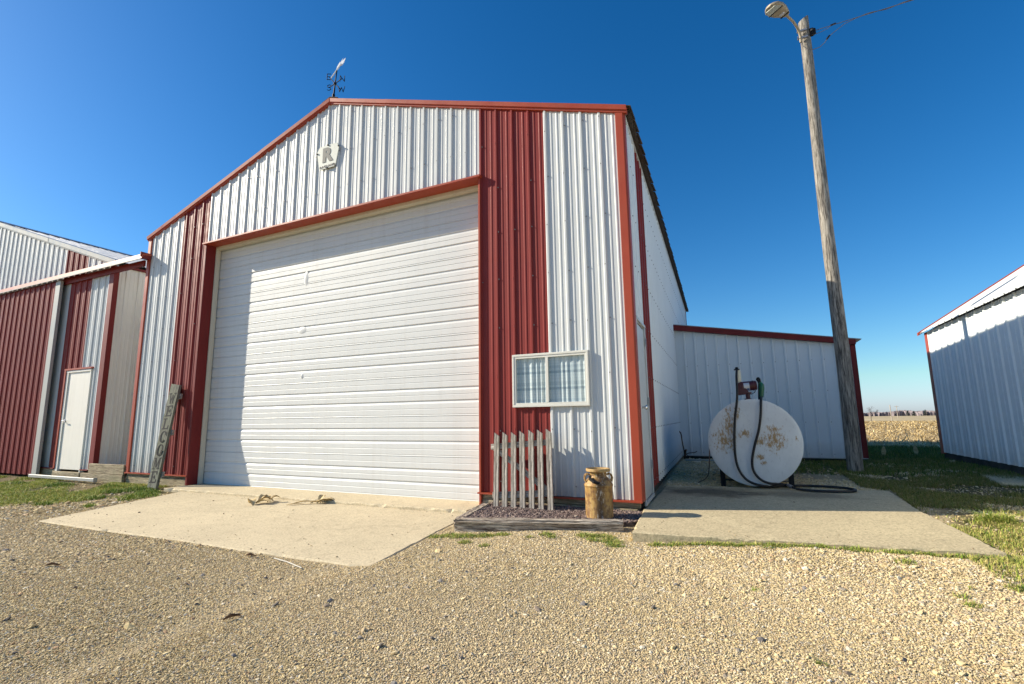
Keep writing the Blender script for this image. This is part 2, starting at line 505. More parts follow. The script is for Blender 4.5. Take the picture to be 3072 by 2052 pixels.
# ------------------------------------------------------------------ helpers: geometry
class MB:
    def __init__(self):
        self.v, self.f = [], []

    def add(self, vs, fs):
        o = len(self.v)
        self.v += [tuple(p) for p in vs]
        self.f += [tuple(i + o for i in f) for f in fs]
        return self

    def box(self, x0, y0, z0, x1, y1, z1):
        return self.add([(x0, y0, z0), (x1, y0, z0), (x1, y1, z0), (x0, y1, z0), (x0, y0, z1), (x1, y0, z1), (x1, y1, z1), (x0, y1, z1)],
                        [(0, 3, 2, 1), (4, 5, 6, 7), (0, 1, 5, 4), (1, 2, 6, 5), (2, 3, 7, 6), (3, 0, 4, 7)])

    def hexa(self, p):
        """8 points: bottom ring then top ring"""
        return self.add(p, [(0, 3, 2, 1), (4, 5, 6, 7), (0, 1, 5, 4), (1, 2, 6, 5), (2, 3, 7, 6), (3, 0, 4, 7)])

    def prism(self, poly, d):
        """closed polygon (3-D points) extruded along vector d"""
        n = len(poly)
        d = Vector(d)
        vs = [Vector(p) for p in poly] + [Vector(p) + d for p in poly]
        fs = [tuple(range(n))[::-1], tuple(range(n, 2 * n))]
        for i in range(n):
            j = (i + 1) % n
            fs.append((i, j, j + n, i + n))
        return self.add(vs, fs)

    def tube(self, pts, r, n=8, cap=True):
        pts = [Vector(p) for p in pts]
        rs = r if isinstance(r, (list, tuple)) else [r] * len(pts)
        vs, fs = [], []
        ref = None
        for i, p in enumerate(pts):
            a = pts[max(0, i - 1)]
            b = pts[min(len(pts) - 1, i + 1)]
            d = (b - a).normalized()
            if ref is None:
                ref = Vector((0, 0, 1)) if abs(d.z) < 0.9 else Vector((1, 0, 0))
            u = ref - d * ref.dot(d)
            if u.length < 1e-5:
                u = Vector((1, 0, 0)) - d * d.x
            u.normalize()
            ref = u
            w = d.cross(u)
            for k in range(n):
                an = 2 * math.pi * k / n
                vs.append(p + (u * math.cos(an) + w * math.sin(an)) * rs[i])
        for i in range(len(pts) - 1):
            for k in range(n):
                k2 = (k + 1) % n
                fs.append((i * n + k, i * n + k2, (i + 1) * n + k2, (i + 1) * n + k))
        if cap:
            fs.append(tuple(range(n))[::-1])
            fs.append(tuple(range((len(pts) - 1) * n, len(pts) * n)))
        return self.add(vs, fs)

    def lathe(self, prof, c=(0, 0, 0), n=32, axis='Z'):
        """prof: list of (radius, height)"""
        vs, fs = [], []
        for (r, h) in prof:
            for k in range(n):
                a = 2 * math.pi * k / n
                x, y = r * math.cos(a), r * math.sin(a)
                if axis == 'Z':
                    vs.append((c[0] + x, c[1] + y, c[2] + h))
                elif axis == 'Y':
                    vs.append((c[0] + x, c[1] + h, c[2] + y))
                else:
                    vs.append((c[0] + h, c[1] + x, c[2] + y))
        for i in range(len(prof) - 1):
            for k in range(n):
                k2 = (k + 1) % n
                fs.append((i * n + k, i * n + k2, (i + 1) * n + k2, (i + 1) * n + k))
        fs.append(tuple(range(n))[::-1])
        fs.append(tuple(range((len(prof) - 1) * n, len(prof) * n)))
        return self.add(vs, fs)

    def xf(self, m):
        self.v = [tuple(m @ Vector(p)) for p in self.v]
        return self

    def mesh(self, name, mat=None, smooth=False, fix=True):
        me = bpy.data.meshes.new(name)
        me.from_pydata(self.v, [], self.f)
        if fix:
            import bmesh
            b = bmesh.new()
            b.from_mesh(me)
            bmesh.ops.recalc_face_normals(b, faces=b.faces)
            b.to_mesh(me)
            b.free()
        if mat:
            me.materials.append(MAT[mat] if isinstance(mat, str) else mat)
        if smooth:
            me.polygons.foreach_set('use_smooth', [True] * len(me.polygons))
            try:
                me.set_sharp_from_angle(angle=R(38))
            except Exception:
                pass
        me.update()
        return me


def put(name, me, parent=None, loc=(0, 0, 0), kind=None, bevel=0.0, seg=1):
    o = bpy.data.objects.new(name, me)
    COL.objects.link(o)
    if parent is not None:
        o.parent = parent
        o.location = Vector(loc) - parent_origin(parent)
    else:
        o.location = loc
    if kind:
        o['kind'] = kind
    if bevel:
        b = o.modifiers.new('bevel', 'BEVEL')
        b.width = bevel
        b.segments = seg
        b.limit_method = 'ANGLE'
    return o


def parent_origin(p):
    v = Vector((0, 0, 0))
    while p is not None:
        v += p.location
        p = p.parent
    return v


def thing(name, label, cat, loc=(0, 0, 0), group=None):
    o = bpy.data.objects.new(name, None)
    o.empty_display_size = 0.2
    COL.objects.link(o)
    o.location = loc
    return tag(o, label, cat, group)


def tag(o, label, cat, group=None):
    o['label'] = label
    o['category'] = cat
    if group:
        o['group'] = group
    return o


def rib_points(u0, u1, first, pitch, h, rib=(0.024, 0.011), minor=2, mh=0.005):
    """profile (u, height) of ribbed sheet steel between u0 and u1"""
    pts = [(u0, 0.0)]
    k = math.floor((u0 - first) / pitch) - 1
    while first + k * pitch < u1 + pitch:
        c = first + k * pitch
        for (a, b) in ((-rib[0], 0), (-rib[1], h), (rib[1], h), (rib[0], 0)):
            pts.append((c + a, b))
        for j in range(minor):
            mcn = c + pitch * (j + 1) / (minor + 1)
            for (a, b) in ((-0.014, 0), (-0.007, mh), (0.007, mh), (0.014, 0)):
                pts.append((mcn + a, b))
        k += 1
    pts.append((u1, 0.0))
    pts.sort(key=lambda p: p[0])

    def at(u):
        for (a, b), (c2, d) in zip(pts, pts[1:]):
            if a <= u <= c2:
                return b + (d - b) * ((u - a) / (c2 - a) if c2 > a else 0)
        return 0.0
    full = [p for p in pts if u0 + 1e-4 < p[0] < u1 - 1e-4]
    # interpolate height at the ends from the uncut profile
    inner = [p for p in pts if p[0] not in (u0, u1)]

    def hh(u):
        prev = max((p for p in inner if p[0] <= u), key=lambda p: p[0], default=(u, 0))
        nxt = min((p for p in inner if p[0] >= u), key=lambda p: p[0], default=(u, 0))
        if nxt[0] - prev[0] < 1e-6:
            return prev[1]
        return prev[1] + (nxt[1] - prev[1]) * (u - prev[0]) / (nxt[0] - prev[0])
    return [(u0, hh(u0))] + full + [(u1, hh(u1))]


def panel(name, parent, mat, O, U, Nn, u0, u1, zb, zt, first=0.0, pitch=0.2286, h=0.020, holes=(), minor=2, breaks=()):
    """one sheet of ribbed steel; O + U*u + Nn*height, from zb(u) to zt(u); holes = (ua, ub, za, zb)"""
    O, U, Nn = Vector(O), Vector(U).normalized(), Vector(Nn).normalized()
    zbf = zb if callable(zb) else (lambda u: zb)
    ztf = zt if callable(zt) else (lambda u: zt)
    prof = rib_points(u0, u1, first, pitch, h, minor=minor)
    us = [p[0] for p in prof]
    hs_ = [p[1] for p in prof]
    extra = [e for e in list(breaks) + [x for q in holes for x in q[:2]] if u0 + 1e-4 < e < u1 - 1e-4]
    for e in extra:
        for i in range(len(us) - 1):
            if us[i] < e < us[i + 1]:
                t_ = (e - us[i]) / (us[i + 1] - us[i])
                hs_.insert(i + 1, hs_[i] + (hs_[i + 1] - hs_[i]) * t_)
                us.insert(i + 1, e)
                break
    mb = MB()

    def P(u, hgt, z):
        q = O + U * u + Nn * hgt
        return (q.x, q.y, z)
    for i in range(len(us) - 1):
        a, b = us[i], us[i + 1]
        mid = (a + b) / 2
        segs = [(None, None)]
        for (ha, hb, za, zc) in holes:
            if ha - 1e-4 <= mid <= hb + 1e-4:
                segs = [(None, za), (zc, None)]
        for (s0, s1) in segs:
            za0 = zbf(a) if s0 is None else s0
            zb0 = zbf(b) if s0 is None else s0
            za1 = ztf(a) if s1 is None else s1
            zb1 = ztf(b) if s1 is None else s1
            if za1 - za0 < 0.003 and zb1 - zb0 < 0.003:
                continue
            mb.add([P(a, hs_[i], za0), P(b, hs_[i + 1], zb0), P(b, hs_[i + 1], zb1), P(a, hs_[i], za1)], [(0, 1, 2, 3)])
    return put(name, mb.mesh(name, mat, fix=False), parent)


def plate(name, parent, mat, pts, thick_vec):
    return put(name, MB().prism(pts, thick_vec).mesh(name, mat), parent)


def screws(parent, pts, nvec, r=0.0085, h=0.008):
    """all the small screw heads of one building"""
    mb = MB()
    nv = Vector(nvec)
    a = Vector((0, 0, 1))
    b = nv.cross(a)
    for p in pts:
        p = Vector(p)
        vs = [p + a * (r * math.cos(k * math.pi / 2)) + b * (r * math.sin(k * math.pi / 2)) for k in range(4)]
        mb.add(vs + [q + nv * h for q in vs], [(4, 5, 6, 7), (0, 1, 5, 4), (1, 2, 6, 5), (2, 3, 7, 6), (3, 0, 4, 7)])
    return put('screw_heads', mb.mesh('screw_heads', 'screw'), parent, kind='stuff')


def interp(x, xs, ys):
    return float(np.interp(x, xs, ys))


PX1 = [-30, -8, -5.3, -2.5, -1.1, 0, 2, 4, 6.5, 9, 13, 60, 140, 700, 3500]
PY1 = [-0.5, -0.34, -0.30, -0.215, -0.156, -0.135, -0.098, -0.05, -0.055, -0.07, -0.11, -0.4, -1.05, -2.85, -4.0]
PX2 = [-30, -8, -5.3, -2.5, -2.0, -1, 0, 6, 13, 60, 140, 700, 3500]
PY2 = [-0.5, -0.34, -0.295, -0.214, -0.226, -0.206, -0.200, -0.2, -0.15, -0.4, -1.05, -2.85, -4.0]


def gz_arr(x, y):
    a = np.interp(y, PX1, PY1)
    b = np.interp(y, PX2, PY2)
    w = np.clip((x + 1.4) / 1.1, 0, 1)
    w = w * w * (3 - 2 * w)
    wr = np.clip((x - 2.8) / 1.2, 0, 1) * np.clip((y + 1.0) / 2.0, 0, 1) * np.clip((9 - y) / 3, 0, 1)
    z = b + (a - b) * w + wr * 0.05
    z = z + 0.020 * np.clip((x + 1.78) / 0.25, 0, 1) * (y < -0.4) * np.clip((0.0 - x) / 0.8, 0, 1)
    z = z + 0.050 * np.clip((x - 0.2) / 1.2, 0, 1) * np.exp(-((y + 1.15) / 0.45) ** 2) * (y < -0.7) * np.clip((4.5 - x) / 1.5, 0, 1)
    return z + 0.006 * np.sin(x * 2.1 + 1.3 * y) * np.exp(-(np.hypot(x, y + 3) / 12) ** 2)


def gz(x, y):
    return float(gz_arr(np.array([float(x)]), np.array([float(y)]))[0])


# ================================================================== GROUND
def axis(lo, hi, step, far):
    a = list(np.arange(lo, hi + 1e-6, step))
    d = step
    x = hi
    while x < far:
        d *= 1.35
        x += d
        a.append(min(x, far))
    d = step
    x = lo
    while x > -far:
        d *= 1.35
        x -= d
        a.insert(0, max(x, -far))
    return np.array(a)


gx = axis(-13, 7, 0.25, 3400)
gy = axis(-6, 14, 0.25, 3400)
GX, GY = np.meshgrid(gx, gy)
GZ = gz_arr(GX, GY)
verts = np.stack([GX.ravel(), GY.ravel(), GZ.ravel()], 1)
nx, ny = len(gx), len(gy)
idx = np.arange(nx * ny).reshape(ny, nx)
faces = np.stack([idx[:-1, :-1].ravel(), idx[:-1, 1:].ravel(), idx[1:, 1:].ravel(), idx[1:, :-1].ravel()], 1)
me = bpy.data.meshes.new('ground')
me.from_pydata(verts.tolist(), [], faces.tolist())
me.materials.append(MAT['ground'])
zc = np.zeros((nx * ny, 4), np.float32)
X_, Y_ = verts[:, 0], verts[:, 1]


def sstep(a, lo, hi):
    t_ = np.clip((a - lo) / (hi - lo), 0, 1)
    return t_ * t_ * (3 - 2 * t_)


def left_turf(x, y):
    """weight of the grass strip along the left shed"""
    lim = np.interp(x, [-14, -9, -8.1, -7.5, -7.2, -6.9, -6.4], [-2.5, -2.3, -1.9, -1.5, -0.9, -0.5, 0.0])
    return sstep(y - lim, -0.25, 0.25) * (x < -6.4) * (y < 0.3)


turfw = left_turf(X_, Y_)
turfw = np.maximum(turfw, sstep(X_, 2.2, 3.0) * sstep(Y_, -1.2, 0.2) * 0.75)
turfw = np.maximum(turfw, sstep(Y_, 3.2, 4.2) * sstep(X_, 0.9, 1.6))
fieldw = np.maximum(sstep(Y_, 11.6, 12.6), np.maximum(sstep(-X_, 24, 26), sstep(X_, 14, 16)))
fieldw = np.maximum(fieldw, sstep(-Y_, 25, 28))
zc[:, 0] = fieldw
zc[:, 1] = turfw
zc[:, 2] = np.maximum(sstep(Y_, 118, 150), np.maximum(sstep(np.abs(X_), 200, 260), sstep(-Y_, 200, 260)))
zc[:, 3] = 1
at = me.attributes.new('zone', 'FLOAT_COLOR', 'POINT')
at.data.foreach_set('color', zc.ravel())
me.polygons.foreach_set('use_smooth', [True] * len(me.polygons))
put('ground', me, kind='structure')


def slab(name, poly_top, depth, mat, jag=0.004, step=0.05):
    """concrete slab with small chips along its upper edge; poly_top = list of (x, y, z)"""
    top, low, bot = [], [], []
    n = len(poly_top)
    for i in range(n):
        a, b = Vector(poly_top[i]), Vector(poly_top[(i + 1) % n])
        k = max(1, int((b - a).length / step))
        d = (b - a).normalized()
        out = Vector((-d.y, d.x, 0))
        cen = sum((Vector(p) for p in poly_top), Vector()) / n
        if (a - cen).dot(out) < 0:
            out = -out
        w = 0.0
        for j in range(k):
            p = a + (b - a) * (j / k)
            w = 0.75 * w + random.gauss(0, jag)
            chip = abs(w) * 0.7 + (abs(random.gauss(0, jag * 2.5)) if random.random() < 0.25 else 0)
            q = p + out * (w * 0.35 if j else 0)
            top.append(q - out * (0.004 + chip) if j else q)
            low.append(q + out * 0.004 - Vector((0, 0, 0.006 + chip * 1.2)))
            bot.append(q + out * 0.004 - Vector((0, 0, depth)))
    m_ = len(top)
    mb = MB()
    mb.v = [tuple(p) for p in top + low + bot]
    mb.f = [tuple(range(m_))]
    for i in range(m_):
        j = (i + 1) % m_
        mb.f.append((i, j, j + m_, i + m_))
        mb.f.append((i + m_, j + m_, j + 2 * m_, i + 2 * m_))
    return put(name, mb.mesh(name, mat, True), kind='structure')


slab('driveway_apron', [(-6.90, -0.40, -0.184), (-6.24, -2.36, -0.205), (-1.56, -2.33, -0.205), (-1.80, -0.40, -0.184)], 0.12, 'apron')
slab('door_threshold', [(-7.32, -0.41, -0.150), (-1.86, -0.40, -0.150), (-1.86, 0.55, -0.163), (-7.32, 0.55, -0.163)], 0.12, 'apron', 0.007)
slab('concrete_pad', [(0.11, -1.06, -0.085), (2.55, -0.76, -0.085), (2.50, 0.92, -0.085), (2.56, 2.27, -0.082), (-0.02, 1.90, -0.082), (0.01, 0.03, -0.085)], 0.13, 'pad', 0.004)
slab('side_walk', [(3.78, 2.75, 0.012), (4.30, 2.40, 0.012), (4.30, 4.3, 0.012), (3.95, 4.3, 0.010)], 0.12, 'pad', 0.006)
slab('planter_soil', [(-1.66, -0.98, -0.135), (-0.10, -0.62, -0.135), (0.08, -0.45, -0.135), (0.03, 0.02, -0.130), (-1.76, 0.02, -0.130)], 0.10, 'soil', 0.0)

# ================================================================== MAIN SHED
ZP, ZT, XR_ = 5.852, 4.352, -4.572
SL = (ZP - ZT) / 4.572
main = thing('main_shed', 'large white and red ribbed steel shed with a big white overhead door and shingled roof', 'shed', (-4.572, 0, -0.2))


def ztop(x):
    return ZP - abs(x - XR_) * SL


FO, FU, FN = (0, 0, 0), (1, 0, 0), (0, -1, 0)
KS = -0.045       # the long right wall runs back on a line that is not quite square
LEN = 12.2
WIN = (-1.420, -0.522, 1.0, 1.585)
sp_pts = []
r0 = -1.872
for (a, b, mt_, zb_) in ((-9.07, -8.14, 'white', 0.0), (-8.14, -7.39, 'red', 0.0)):
    panel('siding_panel', main, mt_, FO, FU, FN, a, b, zb_, ztop, r0)
pw = (7.39 - 1.898) / 6
for k in range(6):
    a = -7.39 + pw * k
    br = (XR_,) if a < XR_ < a + pw else ()
    panel('siding_panel', main, 'white', FO, FU, FN, a, a + pw, 3.995, ztop, r0, breaks=br)
panel('siding_panel', main, 'red', FO, FU, FN, -1.898, -0.984, 0.0, ztop, r0, holes=(WIN,))
panel('siding_panel', main, 'white', FO, FU, FN, -0.984, -0.070, 0.0, ztop, r0, holes=(WIN,))
k = 0
while True:
    x = r0 - 32 * 0.2286 + k * 0.2286
    k += 1
    if x > -0.1:
        break
    if x < -9.05:
        continue
    for z in np.arange(0.12, 6, 0.61):
        if z > ztop(x) - 0.05 or (-7.4 < x < -1.9 and z < 4.05) or (WIN[0] - 0.04 < x < WIN[1] + 0.04 and WIN[2] - 0.05 < z < WIN[3] + 0.05):
            continue
        sp_pts.append((x + random.choice((-0.0, 0.03)), -0.012, z + random.gauss(0, 0.01)))
screws(main, sp_pts, FN)

# right long wall
SU = Vector((KS, 1, 0)).normalized()
SN = Vector((SU.y, -SU.x, 0))
SO = (0, 0, 0)


def zsb(u):
    return 0.015 - 0.005 * min(u, 6)


DO = (0.10, 0.765, -0.04, 1.925)
panel('siding_panel', main, 'white_for_shade', SO, SU, SN, 0.06, 0.82, zsb, 4.37, 0.05, holes=(DO,))
panel('siding_panel', main, 'red', SO, SU, SN, 0.82, 1.434, zsb, 4.37, 0.05)
u = 1.434
while u < LEN - 0.1:
    e = min(u + 0.9144, LEN - 0.06)
    panel('siding_panel', main, 'white_for_shade', SO, SU, SN, u, e, zsb, 4.37, 0.05)
    u += 0.9144
ssp = []
for z in np.arange(0.1, 4.3, 0.62):
    for kk in range(int(LEN / 0.2286)):
        uu = 0.05 + kk * 0.2286
        if uu > LEN - 0.1 or (0.08 < uu < 0.8 and z < 2.0):
            continue
        p = Vector(SO) + SU * uu + SN * 0.019
        ssp.append((p.x, p.y, z))
screws(main, ssp, SN)
rear = Vector(SO) + SU * LEN
# rear and left walls (plain sheets of the same ribbed steel)
panel('siding_panel', main, 'white', (-9.144, 0, 0), (0, 1, 0), (-1, 0, 0), 0.06, LEN, -0.02, 4.37, 0.1)
panel('siding_panel', main, 'white', (-9.144, LEN, 0), (1, 0, 0), (0, 1, 0), 0.0, 9.144 + rear.x, -0.02, lambda q: ztop(-9.144 + q), 0.1, breaks=(4.572,))

# trims
# right corner: face on the front and face on the side
put('corner_trim', MB().prism([(-0.082, -0.004, -0.005), (-0.075, -0.026, -0.005), (0.006, -0.026, -0.005), (0.024, -0.012, -0.005), (0.024, 0.075, -0.005), (0.006, 0.078, -0.005), (0.0, 0.0, -0.005)], (0, 0, 4.37)).mesh('corner_trim', 'trim'), main)
put('corner_trim', MB().prism([(-9.062, -0.004, -0.02), (-9.069, -0.026, -0.02), (-9.150, -0.026, -0.02), (-9.168, -0.012, -0.02), (-9.168, 0.075, -0.02), (-9.15, 0.078, -0.02), (-9.144, 0.0, -0.02)], (0, 0, 4.38)).mesh('corner_trim', 'trim'), main)
rb0 = rear
put('corner_trim', MB().box(rb0.x - 0.02, rb0.y - 0.08, 0.0, rb0.x + 0.026, rb0.y + 0.02, 4.37).mesh('corner_trim', 'darkred'), main)


# rake trims: upper face and lower lip, in two lengths each side
def rake(x0, x1, parent, zf, y0, mat, hi=0.078, lip=0.026, lapped=0.0):
    """trim following the gable line zf between x0 and x1"""
    pts = []
    y = y0 - lapped
    for (dy, dz) in ((0.02, -0.004), (-0.030, -0.004), (-0.034, 0.018), (-0.052 - lapped, 0.022), (-0.060 - lapped, hi), (0.02, hi + 0.012)):
        pts.append((dy, dz))
    vs = [(x0, y + a, zf(x0) + b) for a, b in pts] + [(x1, y + a, zf(x1) + b) for a, b in pts]
    n = len(pts)
    fs = [tuple(range(n)), tuple(range(n, 2 * n))[::-1]] + [(i, (i + 1) % n, (i + 1) % n + n, i + n) for i in range(n)]
    return put('rake_trim', MB().add(vs, fs).mesh('rake_trim', mat), parent)


for (a, b, lp) in ((-9.18, -6.05, 0.0), (-6.10, XR_, 0.002), (XR_, -3.40, 0.0), (-3.45, 0.06, 0.002)):
    rake(a, b, main, ztop, 0.0, 'trim', lapped=lp)

# base trims and skirt boards
put('base_trim', MB().box(-1.915, -0.045, -0.022, 0.008, 0.01, -0.004).mesh('base_trim', 'trim'), main)
put('base_trim', MB().box(-9.15, -0.045, -0.022, -7.39, 0.01, -0.004).mesh('base_trim', 'trim'), main)
for (a, b, z0, z1, yy) in ((-1.90, -0.02, -0.082, -0.026, 0.004), (-1.90, -0.05, -0.20, -0.086, -0.006), (-9.15, -7.40, -0.06, -0.026, 0.004), (-9.14, -7.41, -0.235, -0.064, -0.008)):
    put('skirt_board', MB().box(a, yy, z0, b, yy + 0.04, z1).mesh('skirt_board', 'wood_skirt'), main, bevel=0.004)
# dark foundation strip under the long wall
fb = MB()
o1, o2 = Vector((-0.03, 0.02, 0)), Vector(rear) - SN * 0.03
fb.hexa([(o1.x, o1.y, -0.3), (o2.x, o2.y, -0.3), (o2.x - 0.1, o2.y, -0.3), (o1.x - 0.1, o1.y, -0.3), (o1.x, o1.y, 0.02), (o2.x, o2.y, 0.0), (o2.x - 0.1, o2.y, 0.0), (o1.x - 0.1, o1.y, 0.02)])
put('foundation', fb.mesh('foundation', 'foundation'), main)

# overhead door opening
XL_, XRJ = -7.365, -1.898
put('jamb_trim', MB().box(XL_ - 0.045, -0.040, -0.16, XL_, 0.14, 3.972).mesh('jamb_trim', 'darkred'), main, bevel=0.004)
put('jamb_trim', MB().box(XRJ, -0.034, -0.17, XRJ + 0.030, 0.14, 3.972).mesh('jamb_trim', 'trim'), main, bevel=0.004)
put('door_stop', MB().box(XL_ - 0.05, 0.141, -0.16, XL_ + 0.012, 0.225, 3.93).mesh('door_stop', 'jambwhite'), main)
put('door_stop', MB().box(XRJ - 0.012, 0.141, -0.16, XRJ + 0.05, 0.225, 3.93).mesh('door_stop', 'jambwhite'), main)
put('door_stop', MB().box(XL_ - 0.05, 0.141, 3.931, XRJ + 0.05, 0.225, 3.975).mesh('door_stop', 'jambwhite'), main)
put('header_trim', MB().prism([(XL_ - 0.05, -0.085, 3.965), (XL_ - 0.05, -0.085, 3.990), (XL_ - 0.05, -0.006, 4.004), (XL_ - 0.05, 0.14, 4.004), (XL_ - 0.05, 0.14, 3.975)], (XRJ - XL_ + 0.10, 0, 0)).mesh('header_trim', 'trim'), main)

# overhead door: eight sections, each with two deep grooves and four fine ones
door = bpy.data.objects.new('overhead_door', None)
COL.objects.link(door)
door.parent = main
door.location = Vector((-4.63, 0.24, -0.17)) - main.location
H = 0.5334
prof = [(0.0, 0.010), (0.006, 0.0)]
for fz, dep, wd in ((0.040, 0.004, 0.010), (0.19, 0.004, 0.008), (0.37, 0.012, 0.030), (0.535, 0.004, 0.008), (0.69, 0.012, 0.030), (0.86, 0.004, 0.008)):
    zc_ = fz * H
    prof += [(zc_ - wd, 0.0), (zc_ - wd * 0.15, dep), (zc_ + wd * 0.35, dep), (zc_ + wd * 0.6, 0.0)]
prof += [(H - 0.006, 0.0), (H, 0.010)]
for k in range(8):
    z0 = -0.168 + k * H
    mb = MB()
    top = 3.98
    xa, xb = -7.43, -1.83
    lst = [(p, d) for p, d in prof if z0 + p <= top]
    for (p, d), (p2, d2) in zip(lst, lst[1:]):
        mb.add([(xa, 0.24 + d, z0 + p), (xb, 0.24 + d, z0 + p), (xb, 0.24 + d2, z0 + p2), (xa, 0.24 + d2, z0 + p2)], [(0, 1, 2, 3)])
    zt_ = z0 + lst[-1][0]
    mb.add([(xa, 0.25, z0), (xb, 0.25, z0), (xb, 0.29, z0), (xa, 0.29, z0), (xa, 0.25, zt_), (xb, 0.25, zt_), (xb, 0.29, zt_), (xa, 0.29, zt_)],
           [(0, 3, 2, 1), (4, 5, 6, 7), (2, 3, 7, 6)])
    put('door_section', mb.mesh('door_section', 'door', fix=False), door)
put('bottom_seal', MB().box(-7.43, 0.236, -0.185, -1.83, 0.275, -0.169).mesh('bottom_seal', 'black_rubber'), door)
for (x, z, w_, h_) in ((-5.22, 3.12, 0.05, 0.13), (-5.25, 2.28, 0.10, 0.06), (-5.2, 1.55, 0.03, 0.05)):   # shallow dents pushed out of the skin
    mb = MB()
    ns, nr = 14, 4
    mb.v.append((x, 0.231, z))
    for r_ in range(1, nr + 1):
        for k in range(ns):
            an = 2 * math.pi * k / ns
            f = r_ / nr
            mb.v.append((x + w_ * f * math.cos(an) + 0.02 * f * f, 0.231 + 0.0105 * f * f, z + h_ * f * math.sin(an)))
    for k in range(ns):
        mb.f.append((0, 1 + k, 1 + (k + 1) % ns))
    for r_ in range(nr - 1):
        for k in range(ns):
            mb.f.append((1 + r_ * ns + k, 1 + (r_ + 1) * ns + k, 1 + (r_ + 1) * ns + (k + 1) % ns, 1 + r_ * ns + (k + 1) % ns))
    put('door_dent', mb.mesh('door_dent', 'door', True), door)

# window
w0, w1, wz0, wz1 = -1.438, -0.504, 0.982, 1.603
win = put('window', MB().box(w0, -0.046, wz0, w1, -0.02, wz0 + 0.027).box(w0, -0.046, wz1 - 0.027, w1, -0.02, wz1).box(w0, -0.046, wz0 + 0.0272, w0 + 0.024, -0.02, wz1 - 0.0272)
          .box(w1 - 0.024, -0.046, wz0 + 0.0272, w1, -0.02, wz1 - 0.0272).mesh('window_frame', 'frame'), main, bevel=0.003)
a0, a1, b0, b1 = w0 + 0.025, w1 - 0.025, wz0 + 0.028, wz1 - 0.028
put('sash', MB().box(a0, -0.040, b0, a1, 0.0, b0 + 0.022).box(a0, -0.040, b1 - 0.022, a1, 0.0, b1).box(a0, -0.040, b0 + 0.0222, a0 + 0.020, 0.0, b1 - 0.0222)
    .box(a1 - 0.020, -0.040, b0 + 0.0222, a1, 0.0, b1 - 0.0222).mesh('sash', 'frame'), win)
xm = (w0 + w1) / 2 - 0.03
put('sash', MB().box(xm - 0.016, -0.042, b0 + 0.0225, xm + 0.016, 0.0, b1 - 0.0225).mesh('sash', 'frame'), win)
put('pane', MB().box(a0 + 0.02, -0.026, b0 + 0.022, xm - 0.016, -0.023, b1 - 0.022).mesh('pane', 'glass'), win)
put('pane', MB().box(xm + 0.016, -0.031, b0 + 0.022, a1 - 0.02, -0.028, b1 - 0.022).mesh('pane', 'glass'), win)
for (ca, cb, amp, ph) in ((a0 + 0.005, xm + 0.02, 0.011, 0.0), (xm - 0.02, a1 - 0.005, 0.006, 1.0)):
    mb = MB()
    nn = 60
    for i in range(nn):
        for j in range(2):
            xx = ca + (cb - ca) * i / (nn - 1)
            yy = 0.000 + amp * math.sin(xx * 95 + ph + 1.2 * math.sin(xx * 23)) * (1 if j == 0 else 0.75)
            mb.v.append((xx, yy, b0 if j == 0 else b1))
    for i in range(nn - 1):
        mb.f.append((2 * i, 2 * i + 2, 2 * i + 3, 2 * i + 1))
    put('curtain', mb.mesh('curtain', 'curtain', True, fix=False), win)
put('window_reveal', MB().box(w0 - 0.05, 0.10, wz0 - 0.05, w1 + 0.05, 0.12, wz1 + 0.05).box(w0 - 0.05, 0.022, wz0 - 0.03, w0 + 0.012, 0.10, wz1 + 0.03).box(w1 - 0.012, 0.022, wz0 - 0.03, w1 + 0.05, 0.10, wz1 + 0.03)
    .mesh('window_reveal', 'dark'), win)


# side walk door on the long wall
def sbox(u0, u1, n0, n1, z0, z1, mb=None):
    mb = mb or MB()
    pts = []
    for z in (z0, z1):
        for (uu, nn_) in ((u0, n0), (u1, n0), (u1, n1), (u0, n1)):
            p = Vector(SO) + SU * uu + SN * nn_
            pts.append((p.x, p.y, z))
    return mb.hexa(pts)


sd = put('side_door', sbox(0.095, 0.770, -0.04, 0.012, -0.03, 1.90).mesh('side_door', 'white'), main, bevel=0.004)
fr = MB()
sbox(0.080, 0.118, 0.0125, 0.030, -0.03, 1.93, fr)
sbox(0.748, 0.790, 0.0125, 0.030, -0.03, 1.93, fr)
sbox(0.080, 0.790, 0.0125, 0.034, 1.9305, 1.965, fr)
sbox(0.080, 0.790, 0.0125, 0.034, -0.07, -0.0305, fr)
put('door_frame', fr.mesh('door_frame', 'white'), sd, bevel=0.003)
kn = MB()
kp = Vector(SO) + SU * 0.20 + SN * 0.012
kn.lathe([(0.026, 0.0), (0.026, 0.006), (0.012, 0.012), (0.012, 0.035), (0.026, 0.045), (0.028, 0.058), (0.018, 0.07)], (0, 0, 0), 16, 'X')
kn.xf(Matrix.Translation((kp.x, kp.y, 0.955)))
put('door_knob', kn.mesh('door_knob', 'chrome', True), sd)
for hz in (0.25, 0.98, 1.70):
    put('hinge', sbox(0.735, 0.752, 0.031, 0.040, hz, hz + 0.10).mesh('hinge', 'steel'), sd)

